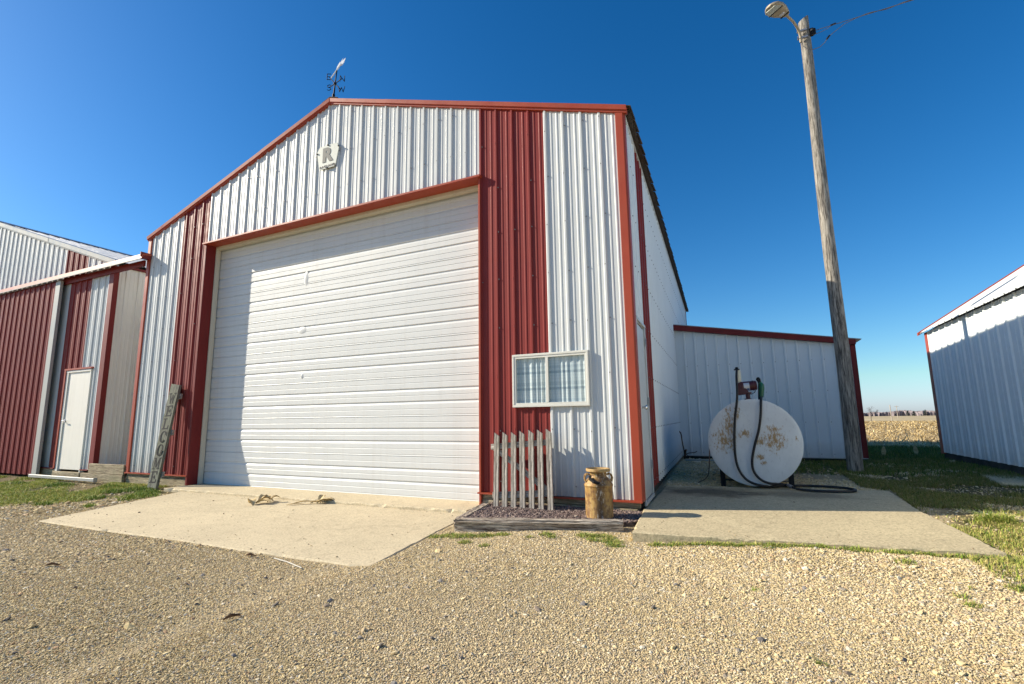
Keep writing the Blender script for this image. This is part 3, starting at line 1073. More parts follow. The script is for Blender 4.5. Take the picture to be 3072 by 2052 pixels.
# roof of asphalt shingles
EXT = 0.085
RZ = 0.058
for s in (-1, 1):
    mb = MB()
    xe0 = XR_ + s * (4.572 + EXT)
    ze = ZP - (4.572 + EXT) * SL + RZ
    zr = ZP + RZ
    xer = xe0 + (KS * LEN if s > 0 else 0)
    for th in (0.0, 0.016):
        mb.v += [(XR_, 0.022, zr + th), (xe0, 0.022, ze + th), (xer, LEN + 0.1, ze + th), (XR_, LEN + 0.1, zr + th)]
    mb.f += [(0, 1, 2, 3), (4, 7, 6, 5), (0, 4, 5, 1), (1, 5, 6, 2), (2, 6, 7, 3), (3, 7, 4, 0)]
    roof = put('roof', mb.mesh('roof', 'shingle'), main)
    if s > 0:
        # starter course along the visible eave: single tabs hanging past the edge
        tab = MB().box(-0.16, 0.0, 0.0, 0.024, 0.288, 0.009).mesh('shingle', 'shingle')
        k = 0
        yy = -0.04
        while yy < LEN:
            t_ = (yy + 0.04) / LEN
            xx = xe0 + KS * yy
            o_ = put('shingle', tab, roof, (xx + random.gauss(0, 0.003), yy, ze + 0.017 + random.gauss(0, 0.001)))
            o_.rotation_euler = (random.gauss(0, 0.01), math.atan(SL) + random.gauss(0.02, 0.012), 0)
            yy += 0.30
            k += 1
put('ridge_cap', MB().prism([(XR_ - 0.16, -0.05, ZP + RZ - 0.016), (XR_, -0.05, ZP + RZ + 0.034), (XR_ + 0.16, -0.05, ZP + RZ - 0.016), (XR_ + 0.16, -0.05, ZP + RZ - 0.004), (XR_, -0.05, ZP + RZ + 0.05), (XR_ - 0.16, -0.05, ZP + RZ - 0.004)], (0, LEN + 0.14, 0)).mesh('ridge_cap', 'shingle'), main)
put('eave_trim', MB().add([tuple(Vector(SO) + SU * uu + SN * nn_ + Vector((0, 0, z))) for uu in (0.08, LEN) for (nn_, z) in ((0.0, 4.355), (0.022, 4.355), (0.022, 4.40), (0.0, 4.41))],
                          [(0, 1, 2, 3), (4, 7, 6, 5), (0, 4, 5, 1), (1, 5, 6, 2), (2, 6, 7, 3), (3, 7, 4, 0)]).mesh('eave_trim', 'white'), main)

# ================================================================== LEFT SHED
LXP, LXR, LXL = -15.80, -10.25, -21.35
LZP, LZE = 5.86, 4.02
LSL = (LZP - LZE) / (LXR - LXP)
ls = thing('left_shed', 'white and dark red steel shed with a sliding door, at the left edge', 'shed', (LXP, 0, -0.2))


def lz(x):
    return LZP - abs(x - LXP) * LSL


LB = 0.0
lr0 = -11.03
WD = (-11.575, -10.66, -0.03, 1.945)
panel('siding_panel', ls, 'white', FO, FU, FN, -11.03, -10.37, LB, 3.86, lr0, holes=(WD,))
panel('siding_panel', ls, 'red', FO, FU, FN, -11.90, -11.03, LB, 3.86, lr0, holes=(WD,))
panel('siding_panel', ls, 'white', FO, FU, FN, -12.60, -11.90, LB, 3.86, -11.70, pitch=9)
# upper gable
xs = [-21.3]
while xs[-1] < -10.3:
    xs.append(min(xs[-1] + 0.9144, -10.25))
for k, (a, b) in enumerate(zip(xs, xs[1:])):
    if b - a < 0.02:
        continue
for (a, b, mm) in [(-11.30, -10.27, 'white'), (-12.21, -11.30, 'red')] + [(-12.21 - 0.9144 * (k + 1), -12.21 - 0.9144 * k, 'white') for k in range(9)]:
    panel('siding_panel', ls, mm, FO, FU, FN, a, b, 3.86, lz, lr0, breaks=((LXP,) if a < LXP < b else ()))
panel('siding_panel', ls, 'red', FO, FU, FN, -20.45, -16.9, -0.1, 3.86, lr0)
put('inner_wall', MB().box(-17.2, 0.16, -0.2, -12.0, 0.19, 3.86).mesh('inner_wall', 'dark'), ls)
put('corner_trim', MB().prism([(-10.375, -0.004, 0.02), (-10.370, -0.034, 0.02), (-10.215, -0.034, 0.02), (-10.215, 0.06, 0.02), (-10.25, 0.06, 0.02), (-10.25, 0.0, 0.02)], (0, 0, 4.0)).mesh('corner_trim', 'darkred'), ls)
put('edge_trim', MB().box(-10.402, -0.028, 0.0, -10.376, 0.0, 3.86).mesh('edge_trim', 'white'), ls)
put('header_board', MB().box(-20, -0.055, 3.84, -9.19, -0.02, 3.955).mesh('header_board', 'darkred'), ls)
# sliding-door track: hood with a bright lower lip
put('door_track', MB().prism([(-20, -0.02, 4.045), (-20, -0.10, 4.040), (-20, -0.185, 4.015), (-20, -0.195, 3.93), (-20, -0.18, 3.925), (-20, -0.165, 3.99), (-20, -0.02, 4.02)], (20 - 9.02, 0, 0)).mesh('door_track', 'trim'), ls)
put('track_lip', MB().box(-20, -0.200, 3.920, -9.03, -0.184, 3.934).mesh('track_lip', 'rail'), ls)
put('track_bracket', MB().box(-9.10, -0.17, 3.95, -9.03, -0.03, 4.02).box(-9.06, -0.20, 3.97, -9.04, -0.02, 4.06).mesh('track_bracket', 'darkred'), ls)
# sliding door leaf of vertical red steel sheets and a white edge
sl = bpy.data.objects.new('sliding_door', None)
COL.objects.link(sl)
sl.parent = ls
sl.location = Vector((-14.5, -0.11, -0.14)) - ls.location
SDO = (0, -0.115, 0)
k = 0
b = -12.21
while b > -17.0:
    panel('siding_panel', sl, 'red', SDO, FU, FN, b - 0.9144, b, -0.15, 3.90, -12.24)
    b -= 0.9144
put('edge_trim', MB().box(-12.225, -0.135, -0.15, -12.035, -0.080, 3.91).mesh('edge_trim', 'rail'), sl, bevel=0.004)
# walk door
wd = put('walk_door', MB().box(-11.49, -0.012, -0.02, -10.69, 0.03, 1.90).mesh('walk_door', 'tanwall'), ls, bevel=0.003)
put('door_frame', MB().box(-11.575, -0.030, -0.06, -11.492, 0.04, 1.90).box(-10.688, -0.030, -0.06, -10.655, 0.04, 1.90).box(-11.575, -0.034, 1.901, -10.655, 0.04, 1.945).mesh('door_frame', 'tanwall'), wd, bevel=0.003)
put('door_trim', MB().box(-11.625, -0.046, 0.0, -11.577, 0.0, 1.95).box(-11.625, -0.050, 1.951, -10.62, 0.0, 1.985).mesh('door_trim', 'trim'), wd)
put('door_handle', MB().tube([(-11.46, -0.012, 0.93), (-11.46, -0.06, 0.93), (-11.38, -0.06, 0.93)], 0.011, 8).lathe([(0.028, 0), (0.028, 0.008)], (-11.46, -0.022, 0.93), 12, 'Y').mesh('door_handle', 'chrome', True), wd)
put('sill_board', MB().box(-11.60, -0.06, -0.16, -10.60, 0.02, -0.061).mesh('sill_board', 'wood_skirt'), ls, bevel=0.006)
put('skirt_board', MB().box(-12.30, -0.02, -0.22, -11.61, 0.03, -0.02).mesh('skirt_board', 'wood_skirt'), ls, bevel=0.004)
put('base_trim', MB().box(-12.30, -0.04, -0.02, -11.63, 0.0, 0.0).mesh('base_trim', 'darkred'), ls)
put('base_trim', MB().box(-10.65, -0.04, -0.02, -10.38, 0.0, 0.0).mesh('base_trim', 'darkred'), ls)
# right side wall with its eave
u = 0.07
while u < 12:
    panel('siding_panel', ls, 'tanwall', (LXR, 0, 0), (0, 1, 0), (1, 0, 0), u, min(u + 0.9144, 12.2), 0.02, 4.03, 0.207)
    u += 0.9144
put('eave_trim', MB().box(LXR + 0.022, 0.10, 4.00, LXR + 0.05, 12.2, 4.05).mesh('eave_trim', 'darkred'), ls)
put('wall', MB().box(LXL, 0.02, -0.2, LXL + 0.03, 12.2, 4.0).box(LXL, 12.17, -0.2, LXR, 12.2, 4.0).mesh('wall', 'white'), ls)
for s in (-1, 1):
    mb = MB()
    xe = LXP + s * (LXR - LXP + 0.10)
    ze = lz(xe) + 0.10
    prof_ = rib_points(-0.06, 12.3, 0.0, 0.2286, 0.018)
    for (uu, hh_) in prof_:
        mb.v += [(LXP, uu, LZP + 0.10 + hh_), (xe, uu, ze + hh_)]
    for i in range(len(prof_) - 1):
        mb.f.append((2 * i, 2 * i + 1, 2 * i + 3, 2 * i + 2))
    put('roof', mb.mesh('roof', 'galv'), ls)
for (a, b) in ((LXL - 0.08, LXP), (LXP, -13.0), (-13.05, LXR + 0.06)):
    rake(a, b, ls, lz, 0.0, 'rail', hi=0.115)
put('ridge_cap', MB().prism([(LXP - 0.15, -0.06, LZP + 0.085), (LXP, -0.06, LZP + 0.14), (LXP + 0.15, -0.06, LZP + 0.085), (LXP, -0.06, LZP + 0.155)], (0, 12.4, 0)).mesh('ridge_cap', 'galv'), ls)
# floor rail of the sliding door
tag(put('door_guide_rail', MB().box(-11.95, -0.285, -0.165, -9.60, -0.24, -0.108).box(-9.60, -0.295, -0.175, -9.585, -0.23, -0.095).mesh('door_guide_rail', 'rail'), bevel=0.005),
    'low white metal guide rail lying on the grass before the narrow door', 'guide rail')
# boards closing the gap between the sheds
bw = thing('board_barrier', 'stacked weathered planks closing the gap between the two sheds', 'boards', (-9.7, 0, -0.2))
put('plank', MB().box(-10.33, -0.045, -0.055, -9.175, -0.006, 0.120).mesh('plank', 'wood_skirt'), bw, bevel=0.006)
put('plank', MB().box(-10.56, -0.060, -0.235, -9.17, -0.014, -0.060).mesh('plank', 'wood_skirt'), bw, bevel=0.006)

# ================================================================== LEAN-TO
LY = 6.0
lt = thing('lean_to_shed', 'low white steel lean-to with a red roof edge behind the fuel tank', 'shed', (1.4, LY, -0.1))


def ltz(x):
    return 2.745 - (x + 0.26) * (2.745 - 2.175) / 3.32


panel('siding_panel', lt, 'white_for_shade', (0, LY, 0), FU, FN, -0.26, 0.60, 0.03, ltz, -0.06, 0.2135, 0.022, minor=0)
for (a, b) in ((0.60, 1.45), (1.45, 2.30), (2.30, 2.98)):
    panel('siding_panel', lt, 'white_for_shade', (0, LY, 0), FU, FN, a, b, 0.03, ltz, -0.06, 0.2135, 0.022, minor=0)
put('base_trim', MB().box(-0.24, LY - 0.035, 0.012, 3.05, LY, 0.03).mesh('base_trim', 'white'), lt)
put('corner_trim', MB().box(2.975, LY - 0.03, 0.03, 3.062, LY + 0.06, 2.17).mesh('corner_trim', 'darkred'), lt)
put('foundation', MB().box(-0.22, LY + 0.02, -0.3, 3.03, LY + 0.10, 0.012).box(2.96, LY + 0.10, -0.3, 3.03, 11.5, 0.03).mesh('foundation', 'foundation'), lt)
put('fascia', MB().prism([(-0.262, LY - 0.11, 2.735), (3.06, LY - 0.11, 2.165), (3.068, LY - 0.11, 2.262), (-0.255, LY - 0.11, 2.848)], (0, 0.115, 0)).mesh('fascia', 'darkred'), lt)
put('roof', MB().prism([(-0.25, LY - 0.10, 2.852), (3.16, LY - 0.10, 2.255), (3.16, LY - 0.10, 2.268), (-0.25, LY - 0.10, 2.865)], (0, 5.6, 0)).mesh('roof', 'galv'), lt)
panel('siding_panel', lt, 'white_for_shade', (3.03, LY, 0), (0, 1, 0), (1, 0, 0), 0.06, 5.4, 0.03, 2.19, 0.1, 0.2135, 0.022, minor=0)
put('wall', MB().box(-0.5, 11.38, -0.1, 3.0, 11.40, 2.2).mesh('wall', 'white'), lt)
lsp = []
for kk in range(15):
    x = -0.06 + kk * 0.2135
    for z in (0.09, 0.70, 1.31, 1.92):
        if x < 2.95 and z < ltz(x) - 0.1:
            lsp.append((x + 0.03, LY - 0.004, z))
screws(lt, lsp, FN)

# ================================================================== RIGHT SHED
RX, RY1, RY0 = 4.315, 6.50, -1.5
rs = thing('right_shed', 'white steel shed at the right edge with a white ribbed metal roof', 'shed', (6.8, 2.5, -0.05))
RE, RB = 2.39, 0.125
RRX = 9.0
RSL = 0.667
u = RY1 - 0.10
while u > RY0 + 0.05:
    e = max(u - 0.9144, RY0)
    panel('siding_panel', rs, 'white_for_shade', (RX, 0, 0), (0, 1, 0), (-1, 0, 0), e, u, RB, RE - 0.01, 4.868, 0.305, 0.022, minor=1)
    u -= 0.9144
put('corner_trim', MB().box(RX - 0.03, RY1 - 0.105, RB - 0.02, RX + 0.08, RY1 + 0.025, RE - 0.02).mesh('corner_trim', 'trim'), rs)
put('foundation', MB().box(RX + 0.01, RY0, -0.3, RX + 0.08, RY1, RB).mesh('foundation', 'foundation'), rs)
rsp = []
for z in (0.50, 1.10, 1.70):
    yy = 4.868 - 20 * 0.305
    while yy < RY1:
        if yy > RY0:
            rsp.append((RX - 0.004, yy + 0.035, z))
        yy += 0.305
screws(rs, rsp, (-1, 0, 0))
# ribbed roof sheets, each a sheet of its own
ex = RX - 0.10
ez = RE + 0.01 - 0.10 * RSL + 0.03
peak = RX + 4.2
pz = ez + (peak - ex) * RSL
yy = RY1 + 0.10
nrm = Vector((-RSL, 0, 1)).normalized()
rsp2 = []
while yy > RY0 - 0.1:
    e = max(yy - 0.9144, RY0 - 0.1)
    pr = rib_points(e, yy, 4.868, 0.305, 0.019)
    mb = MB()
    for (uu, hh_) in pr:
        q = nrm * hh_
        mb.v += [(ex + q.x, uu, ez + q.z), (peak + q.x, uu, pz + q.z)]
    for i in range(len(pr) - 1):
        mb.f.append((2 * i, 2 * i + 1, 2 * i + 3, 2 * i + 2))
    mb.v += [(ex, e, ez - 0.012), (ex, yy, ez - 0.012)]
    put('roof_sheet', mb.mesh('roof_sheet', 'white', fix=False), rs)
    yy = e
    if e <= RY0 - 0.09:
        break
yy = 4.868 - 20 * 0.305
while yy < RY1:
    for t_ in (0.08, 0.7, 1.4, 2.1):
        rsp2.append((ex + t_, yy + 0.04, ez + t_ * RSL + 0.003))
    yy += 0.305
screws(rs, rsp2, nrm)
put('roof', MB().prism([(peak, RY0 - 0.1, pz), (peak + 4.3, RY0 - 0.1, pz - 4.3 * RSL), (peak + 4.3, RY0 - 0.1, pz - 4.3 * RSL - 0.02), (peak, RY0 - 0.1, pz - 0.02)], (0, RY1 - RY0 + 0.2, 0)).mesh('roof', 'white'), rs)
put('rake_trim', MB().prism([(ex - 0.01, RY1 + 0.06, ez - 0.03), (peak, RY1 + 0.06, pz - 0.03), (peak, RY1 + 0.06, pz + 0.045), (ex - 0.01, RY1 + 0.06, ez + 0.028)], (0, 0.07, 0)).mesh('rake_trim', 'trim'), rs)
put('gable_wall', MB().prism([(RX + 0.02, RY1 - 0.02, RB), (RX + 8.3, RY1 - 0.02, RB), (RX + 8.3, RY1 - 0.02, RE), (peak, RY1 - 0.02, pz - 0.05), (RX + 0.02, RY1 - 0.02, RE)], (0, 0.02, 0))
    .prism([(RX + 0.02, RY0, RB), (RX + 8.3, RY0, RB), (RX + 8.3, RY0, RE), (peak, RY0, pz - 0.05), (RX + 0.02, RY0, RE)], (0, 0.02, 0)).mesh('gable_wall', 'white'), rs)
put('wall', MB().box(RX + 8.28, RY0, RB, RX + 8.3, RY1, RE).mesh('wall', 'white'), rs)

# ================================================================== POLE, LAMP, CABLE
PXc, PYc = 2.535, 4.12
pl = thing('utility_pole', 'tall weathered grey wooden pole standing between lean-to and right shed', 'pole', (PXc, PYc, -0.1))
mb = MB()
NS, NA = 46, 22
for i in range(NS):
    t_ = i / (NS - 1)
    z = -0.25 + t_ * (7.95 + 0.25)
    rr = 0.112 - 0.031 * t_
    for k in range(NA):
        a = 2 * math.pi * k / NA
        cr = 1 - 0.05 * max(0, math.cos(a * 5 + 0.4 * math.sin(z * 0.7))) ** 6 + 0.02 * math.sin(3 * a + z * 1.3)
        zz = z
        if i == NS - 1:
            zz = z + 0.05 * math.cos(a - 0.4) - 0.03
        mb.v.append((PXc + 0.006 * math.sin(z * 1.1) + rr * cr * math.cos(a), PYc + rr * cr * math.sin(a), zz))
for i in range(NS - 1):
    for k in range(NA):
        k2 = (k + 1) % NA
        mb.f.append((i * NA + k, i * NA + k2, (i + 1) * NA + k2, (i + 1) * NA + k))
mb.f.append(tuple(range((NS - 1) * NA, NS * NA)))
put('shaft', mb.mesh('shaft', 'wood_pole', True), pl)
put('insulator', MB().lathe([(0.022, 0.0), (0.045, 0.01), (0.045, 0.04), (0.030, 0.05), (0.045, 0.06), (0.045, 0.095), (0.022, 0.105)], (0, 0, 0), 14, 'Z').xf(Matrix.Translation((2.655, 4.06, 7.53))).box(2.60, 4.03, 7.52, 2.66, 4.09, 7.535).box(2.60, 4.03, 7.636, 2.66, 4.09, 7.65).mesh('insulator', 'black_iron', True), pl)

lamp = thing('yard_light', 'tan dusk-to-dawn light on a curved arm at the pole top', 'lamp', (2.43, 4.02, 7.5))
bk = Vector((2.215, 3.52, 7.665))
ft = Vector((1.925, 3.20, 7.665))
axd = (ft - bk).normalized()
sd_ = axd.cross(Vector((0, 0, 1))).normalized()
put('arm', MB().tube([(2.445, 3.99, 7.40), (2.445, 3.985, 7.50), (2.435, 3.96, 7.58), (2.40, 3.89, 7.635), (2.33, 3.74, 7.655), tuple(bk + axd * 0.05)], 0.021, 12).mesh('arm', 'lamp', True), lamp)
for z in (7.47, 7.61):
    put('clamp', MB().box(2.40, 3.975, z, 2.56, 4.02, z + 0.025).tube([(2.395, 3.93, z + 0.012), (2.41, 4.0, z + 0.012)], 0.006, 6).mesh('clamp', 'steel'), lamp)
L_ = (ft - bk).length
mbt, mbb = MB(), MB()
secs = [(0.0, 0.050, 0.042, 0.03), (0.10, 0.075, 0.055, 0.035), (0.35, 0.122, 0.068, 0.04), (0.6, 0.145, 0.068, 0.04), (0.82, 0.135, 0.055, 0.035), (0.95, 0.092, 0.038, 0.028), (1.02, 0.05, 0.02, 0.015)]
n_ = 24
for (t_, hw, hu, hd) in secs:
    c0 = bk + axd * (t_ * L_)
    for k in range(n_):
        a = 2 * math.pi * k / n_
        ca, sa = math.cos(a), math.sin(a)
        x_ = math.copysign(abs(ca) ** 0.7, ca) * hw
        z_ = (abs(sa) ** 0.8 * hu) if sa > 0 else -(abs(sa) ** 0.55) * hd
        p = c0 + sd_ * x_ + Vector((0, 0, z_))
        mbt.v.append(tuple(p))
for i in range(len(secs) - 1):
    for k in range(n_):
        k2 = (k + 1) % n_
        mbt.f.append((i * n_ + k, i * n_ + k2, (i + 1) * n_ + k2, (i + 1) * n_ + k))
mbt.f += [tuple(range(n_))[::-1], tuple(range((len(secs) - 1) * n_, len(secs) * n_))]
put('housing', mbt.mesh('housing', 'lamp', True), lamp)


def under(t0, w0_, t1, w1_, zz, th, name, mat, rim=1.0):
    a = bk + axd * (t0 * L_)
    b = bk + axd * (t1 * L_)
    pts = [a - sd_ * w0_, a + sd_ * w0_, b + sd_ * w1_, b - sd_ * w1_]
    return put(name, MB().prism([p + Vector((0, 0, zz)) for p in pts], (0, 0, -th)).mesh(name, mat), lamp, bevel=0.004)


under(0.66, 0.122, 0.93, 0.082, -0.030, 0.016, 'lens', 'lens')
under(0.61, 0.136, 0.65, 0.134, -0.034, 0.012, 'gasket', 'black_iron')
under(0.10, 0.076, 0.145, 0.084, -0.028, 0.016, 'gasket', 'black_iron')
under(0.22, 0.045, 0.34, 0.045, -0.034, 0.010, 'sticker', 'label')

cab = thing('overhead_cable', 'twisted grey overhead wires running from the pole top towards upper right', 'cable', (2.66, 4.06, 7.6))


def sag(p0, p1, dip, n=20, wob=0.0):
    p0, p1 = Vector(p0), Vector(p1)
    return [p0 + (p1 - p0) * (i / (n - 1)) + Vector((wob * math.sin(i * 1.9), wob * math.cos(i * 1.9), -4 * dip * (i / (n - 1)) * (1 - i / (n - 1)))) for i in range(n)]


put('wire', MB().tube(sag((2.70, 4.05, 7.59), (3.30, 4.05, 7.605), 0.0, 8), 0.006, 6).tube(sag((3.30, 4.05, 7.605), (15.0, 4.0, 8.9), 0.28, 40), 0.007, 6).mesh('wire', 'cable', True), cab)
hel = sag((3.30, 4.05, 7.605), (15.0, 4.0, 8.9), 0.28, 160)
put('wire', MB().tube([p + Vector((0, 0.014 * math.cos(i * 0.9), 0.014 * math.sin(i * 0.9))) for i, p in enumerate(hel)], 0.0055, 5).mesh('wire', 'cable', True), cab)
put('wire', MB().tube([(3.30, 4.05, 7.60), (3.12, 4.04, 7.545), (2.97, 4.03, 7.45), (2.87, 4.02, 7.38), (2.80, 4.01, 7.28), (2.72, 4.0, 7.215), (2.62, 3.99, 7.195), (2.54, 3.98, 7.215), (2.48, 3.99, 7.30), (2.45, 3.99, 7.42)], 0.006, 6).mesh('wire', 'cable', True), cab)
put('wire', MB().tube([(2.95, 4.05, 7.605), (2.85, 4.05, 7.55), (2.74, 4.05, 7.525), (2.64, 4.05, 7.52)], 0.005, 6).mesh('wire', 'cable', True), cab)
put('wire_splice', MB().tube([(2.885, 4.02, 7.395), (2.835, 4.015, 7.335)], 0.016, 8).tube([(2.92, 4.05, 7.60), (3.00, 4.05, 7.612)], 0.015, 8).mesh('wire_splice', 'black_rubber', True), cab)

# ================================================================== WEATHERVANE
VX, VY = -4.565, 0.03
vn = thing('weathervane', 'black compass weathervane with a white arrow on the roof ridge', 'weathervane', (VX, VY, 5.98))
put('post', MB().tube([(VX - 0.015, VY, 5.96), (VX, VY, 6.10), (VX + 0.012, VY, 6.24), (VX + 0.04, VY, 6.46)], [0.014, 0.013, 0.010, 0.008], 8).tube([(VX - 0.014, VY, 5.98), (VX - 0.006, VY, 6.05)], 0.022, 8).mesh('post', 'black_iron', True), vn)
hub = Vector((VX + 0.012, VY, 6.235))
put('hub', MB().lathe([(0.010, -0.02), (0.022, -0.012), (0.026, 0), (0.022, 0.012), (0.010, 0.02)], tuple(hub), 12).mesh('hub', 'black_iron', True), vn)


def stroke_letter(segs, o, ux, uz, size, rad, name, mat, parent):
    mb_ = MB()
    for a, b in segs:
        pa = o + ux * (a[0] * size) + uz * (a[1] * size)
        pb = o + ux * (b[0] * size) + uz * (b[1] * size)
        mb_.tube([pa, pb], rad, 6)
    return put(name, mb_.mesh(name, mat), parent)


LET = {
    'N': [((0, 0), (0, 1)), ((0, 1), (0.7, 0)), ((0.7, 0), (0.7, 1))],
    'E': [((0, 0), (0, 1)), ((0, 0), (0.6, 0)), ((0, 1), (0.6, 1)), ((0, 0.5), (0.5, 0.5))],
    'W': [((0, 1), (0.22, 0)), ((0.22, 0), (0.5, 0.8)), ((0.5, 0.8), (0.78, 0)), ((0.78, 0), (1.0, 1))],
    'S': [((0.6, 0.9), (0.3, 1)), ((0.3, 1), (0, 0.8)), ((0, 0.8), (0.1, 0.55)), ((0.1, 0.55), (0.5, 0.45)), ((0.5, 0.45), (0.6, 0.2)), ((0.6, 0.2), (0.3, 0)), ((0.3, 0), (0, 0.1))],
}
for ch, end in (('E', Vector((-4.715, VY - 0.10, 6.43))), ('N', Vector((-4.385, VY + 0.10, 6.285))), ('S', Vector((-4.70, VY - 0.10, 6.20))), ('W', Vector((-4.42, VY + 0.10, 6.08)))):
    end = Vector((end.x, VY, end.z))
    d = end - hub
    put('compass_arm', MB().tube([hub + d * 0.15, hub + d * 0.85], 0.007, 6).mesh('compass_arm', 'black_iron'), vn)
    ux = Vector((0.86, 0.5, 0.0)).normalized()
    stroke_letter(LET[ch], hub + d * 0.86 - ux * 0.03 - Vector((0, 0, 0.05)), ux, Vector((0, 0, 1)), 0.10, 0.006, 'compass_letter', 'black_iron', vn)
# arrow: shaft, head and feathered tail, tilted as it hangs
a0_, a1_ = Vector((-4.625, VY - 0.02, 6.345)), Vector((-4.40, VY + 0.02, 6.625))
ad = (a1_ - a0_).normalized()
an_ = Vector((-ad.z, 0, ad.x))
put('arrow_shaft', MB().tube([a0_, a1_ - ad * 0.08], 0.010, 6).mesh('arrow_shaft', 'vane_white'), vn)
th = Vector((0, 0.006, 0))
put('arrow_head', MB().prism([a1_ - ad * 0.10 - an_ * 0.03, a1_ - ad * 0.12, a1_ - ad * 0.10 + an_ * 0.02, a1_ - ad * 0.03 + an_ * 0.022, a1_ + ad * 0.04, a1_ - ad * 0.04 - an_ * 0.032], th).mesh('arrow_head', 'vane_white'), vn)
tm = a0_ + ad * 0.13
put('arrow_tail', MB().prism([tm, tm + ad * 0.08 + an_ * 0.045, tm + ad * 0.17 + an_ * 0.055, tm + ad * 0.155 + an_ * 0.035, tm + ad * 0.24 + an_ * 0.045, tm + ad * 0.15 + an_ * 0.012, tm + ad * 0.07 + an_ * 0.008], th).mesh('arrow_tail', 'vane_white'), vn)


# ================================================================== GABLE SIGN
def text_mesh(txt, size, mat, bold=0.0, depth=0.004, spacing=1.0):
    cu_ = bpy.data.curves.new('text', 'FONT')
    cu_.body = txt
    cu_.size = size
    cu_.align_x = 'CENTER'
    cu_.align_y = 'CENTER'
    cu_.offset = bold
    cu_.extrude = depth / 2
    cu_.space_character = spacing
    ob_ = bpy.data.objects.new('text', cu_)
    COL.objects.link(ob_)
    bpy.context.view_layer.update()
    dg_ = bpy.context.evaluated_depsgraph_get()
    m_ = bpy.data.meshes.new_from_object(ob_.evaluated_get(dg_))
    bpy.data.objects.remove(ob_)
    bpy.data.curves.remove(cu_)
    m_.materials.clear()
    m_.materials.append(MAT[mat])
    m_.name = 'lettering'
    return m_


sg = thing('shield_sign', 'off-white shield sign with a big grey R above RAGLAND on the gable', 'sign', (-4.575, -0.03, 4.93))
shape = [(-0.228, 0.12), (-0.19, 0.19), (-0.15, 0.205), (0.15, 0.205), (0.19, 0.19), (0.228, 0.12), (0.175, -0.16), (0.14, -0.185), (-0.14, -0.185), (-0.175, -0.16)]
put('face', MB().prism([(-4.575 + x, -0.034, 4.935 + z) for x, z in shape], (0, 0.012, 0)).mesh('face', 'signface'), sg, bevel=0.003)
m_ = text_mesh('R', 0.31, 'signgrey', 0.016)
o_ = put('lettering', m_, sg, (-4.585, -0.037, 4.965))
o_.rotation_euler = (R(90), 0, 0)
o_.scale = (1.05, 1.0, 1)
m_ = text_mesh('RAGLAND', 0.052, 'signsmall', 0.0006, 0.004, 1.45)
o_ = put('lettering', m_, sg, (-4.575, -0.037, 4.785))
o_.rotation_euler = (R(90), 0, 0)
for (x, z) in ((-0.222, 0.10), (0.224, 0.13), (0.0, 0.198), (0.0, -0.178)):
    put('bolt', MB().box(-4.575 + x - 0.009, -0.05, 4.935 + z - 0.009, -4.575 + x + 0.009, -0.030, 4.935 + z + 0.009).mesh('bolt', 'black_iron'), sg)

# ================================================================== WELCOME BOARD
# local frame: X across the board, Z along it, Y thickness (front = -Y)
foot = Vector((-7.73, -0.355, gz(-7.73, -0.355) - 0.008))
topp = Vector((-7.815, -0.072, 1.50))
bz = (topp - foot)
BL = bz.length
bz.normalize()
bx = Vector((1, 0, 0))
bx = (bx - bz * bx.dot(bz)).normalized()
by = bz.cross(bx)
BM = Matrix((bx, by, bz)).transposed().to_4x4()
BM.translation = foot
wb = thing('welcome_board', 'grey plank reading WELCOME downwards, leaning on the red siding', 'sign', tuple(foot))
BW = 0.235
mb = MB()
nseg = 22
for i in range(nseg + 1):
    z = BL * i / nseg
    for (x, y) in ((-BW / 2, -0.02), (BW / 2, -0.02), (BW / 2, 0.02), (-BW / 2, 0.02)):
        j = random.gauss(0, 0.003)
        tz = z
        if i == nseg:
            tz = z + (0.02 if x < 0 else -0.015) + random.gauss(0, 0.006)
        mb.v.append((x + j, y, tz))
for i in range(nseg):
    for k in range(4):
        k2 = (k + 1) % 4
        mb.f.append((i * 4 + k, i * 4 + k2, i * 4 + 4 + k2, i * 4 + 4 + k))
mb.f += [(0, 3, 2, 1), tuple(nseg * 4 + k for k in range(4))]
bo = put('board', mb.mesh('board', 'wood_sign'), wb, tuple(foot))
bo.rotation_euler = BM.to_euler()
for zf_ in (0.14, 0.53, 0.885):
    o_ = put('cleat', MB().box(-BW / 2 + 0.01, 0.021, BL * zf_ - 0.045, BW / 2 + 0.03, 0.055, BL * zf_ + 0.045).mesh('cleat', 'wood_rail'), wb, tuple(foot))
    o_.rotation_euler = BM.to_euler()


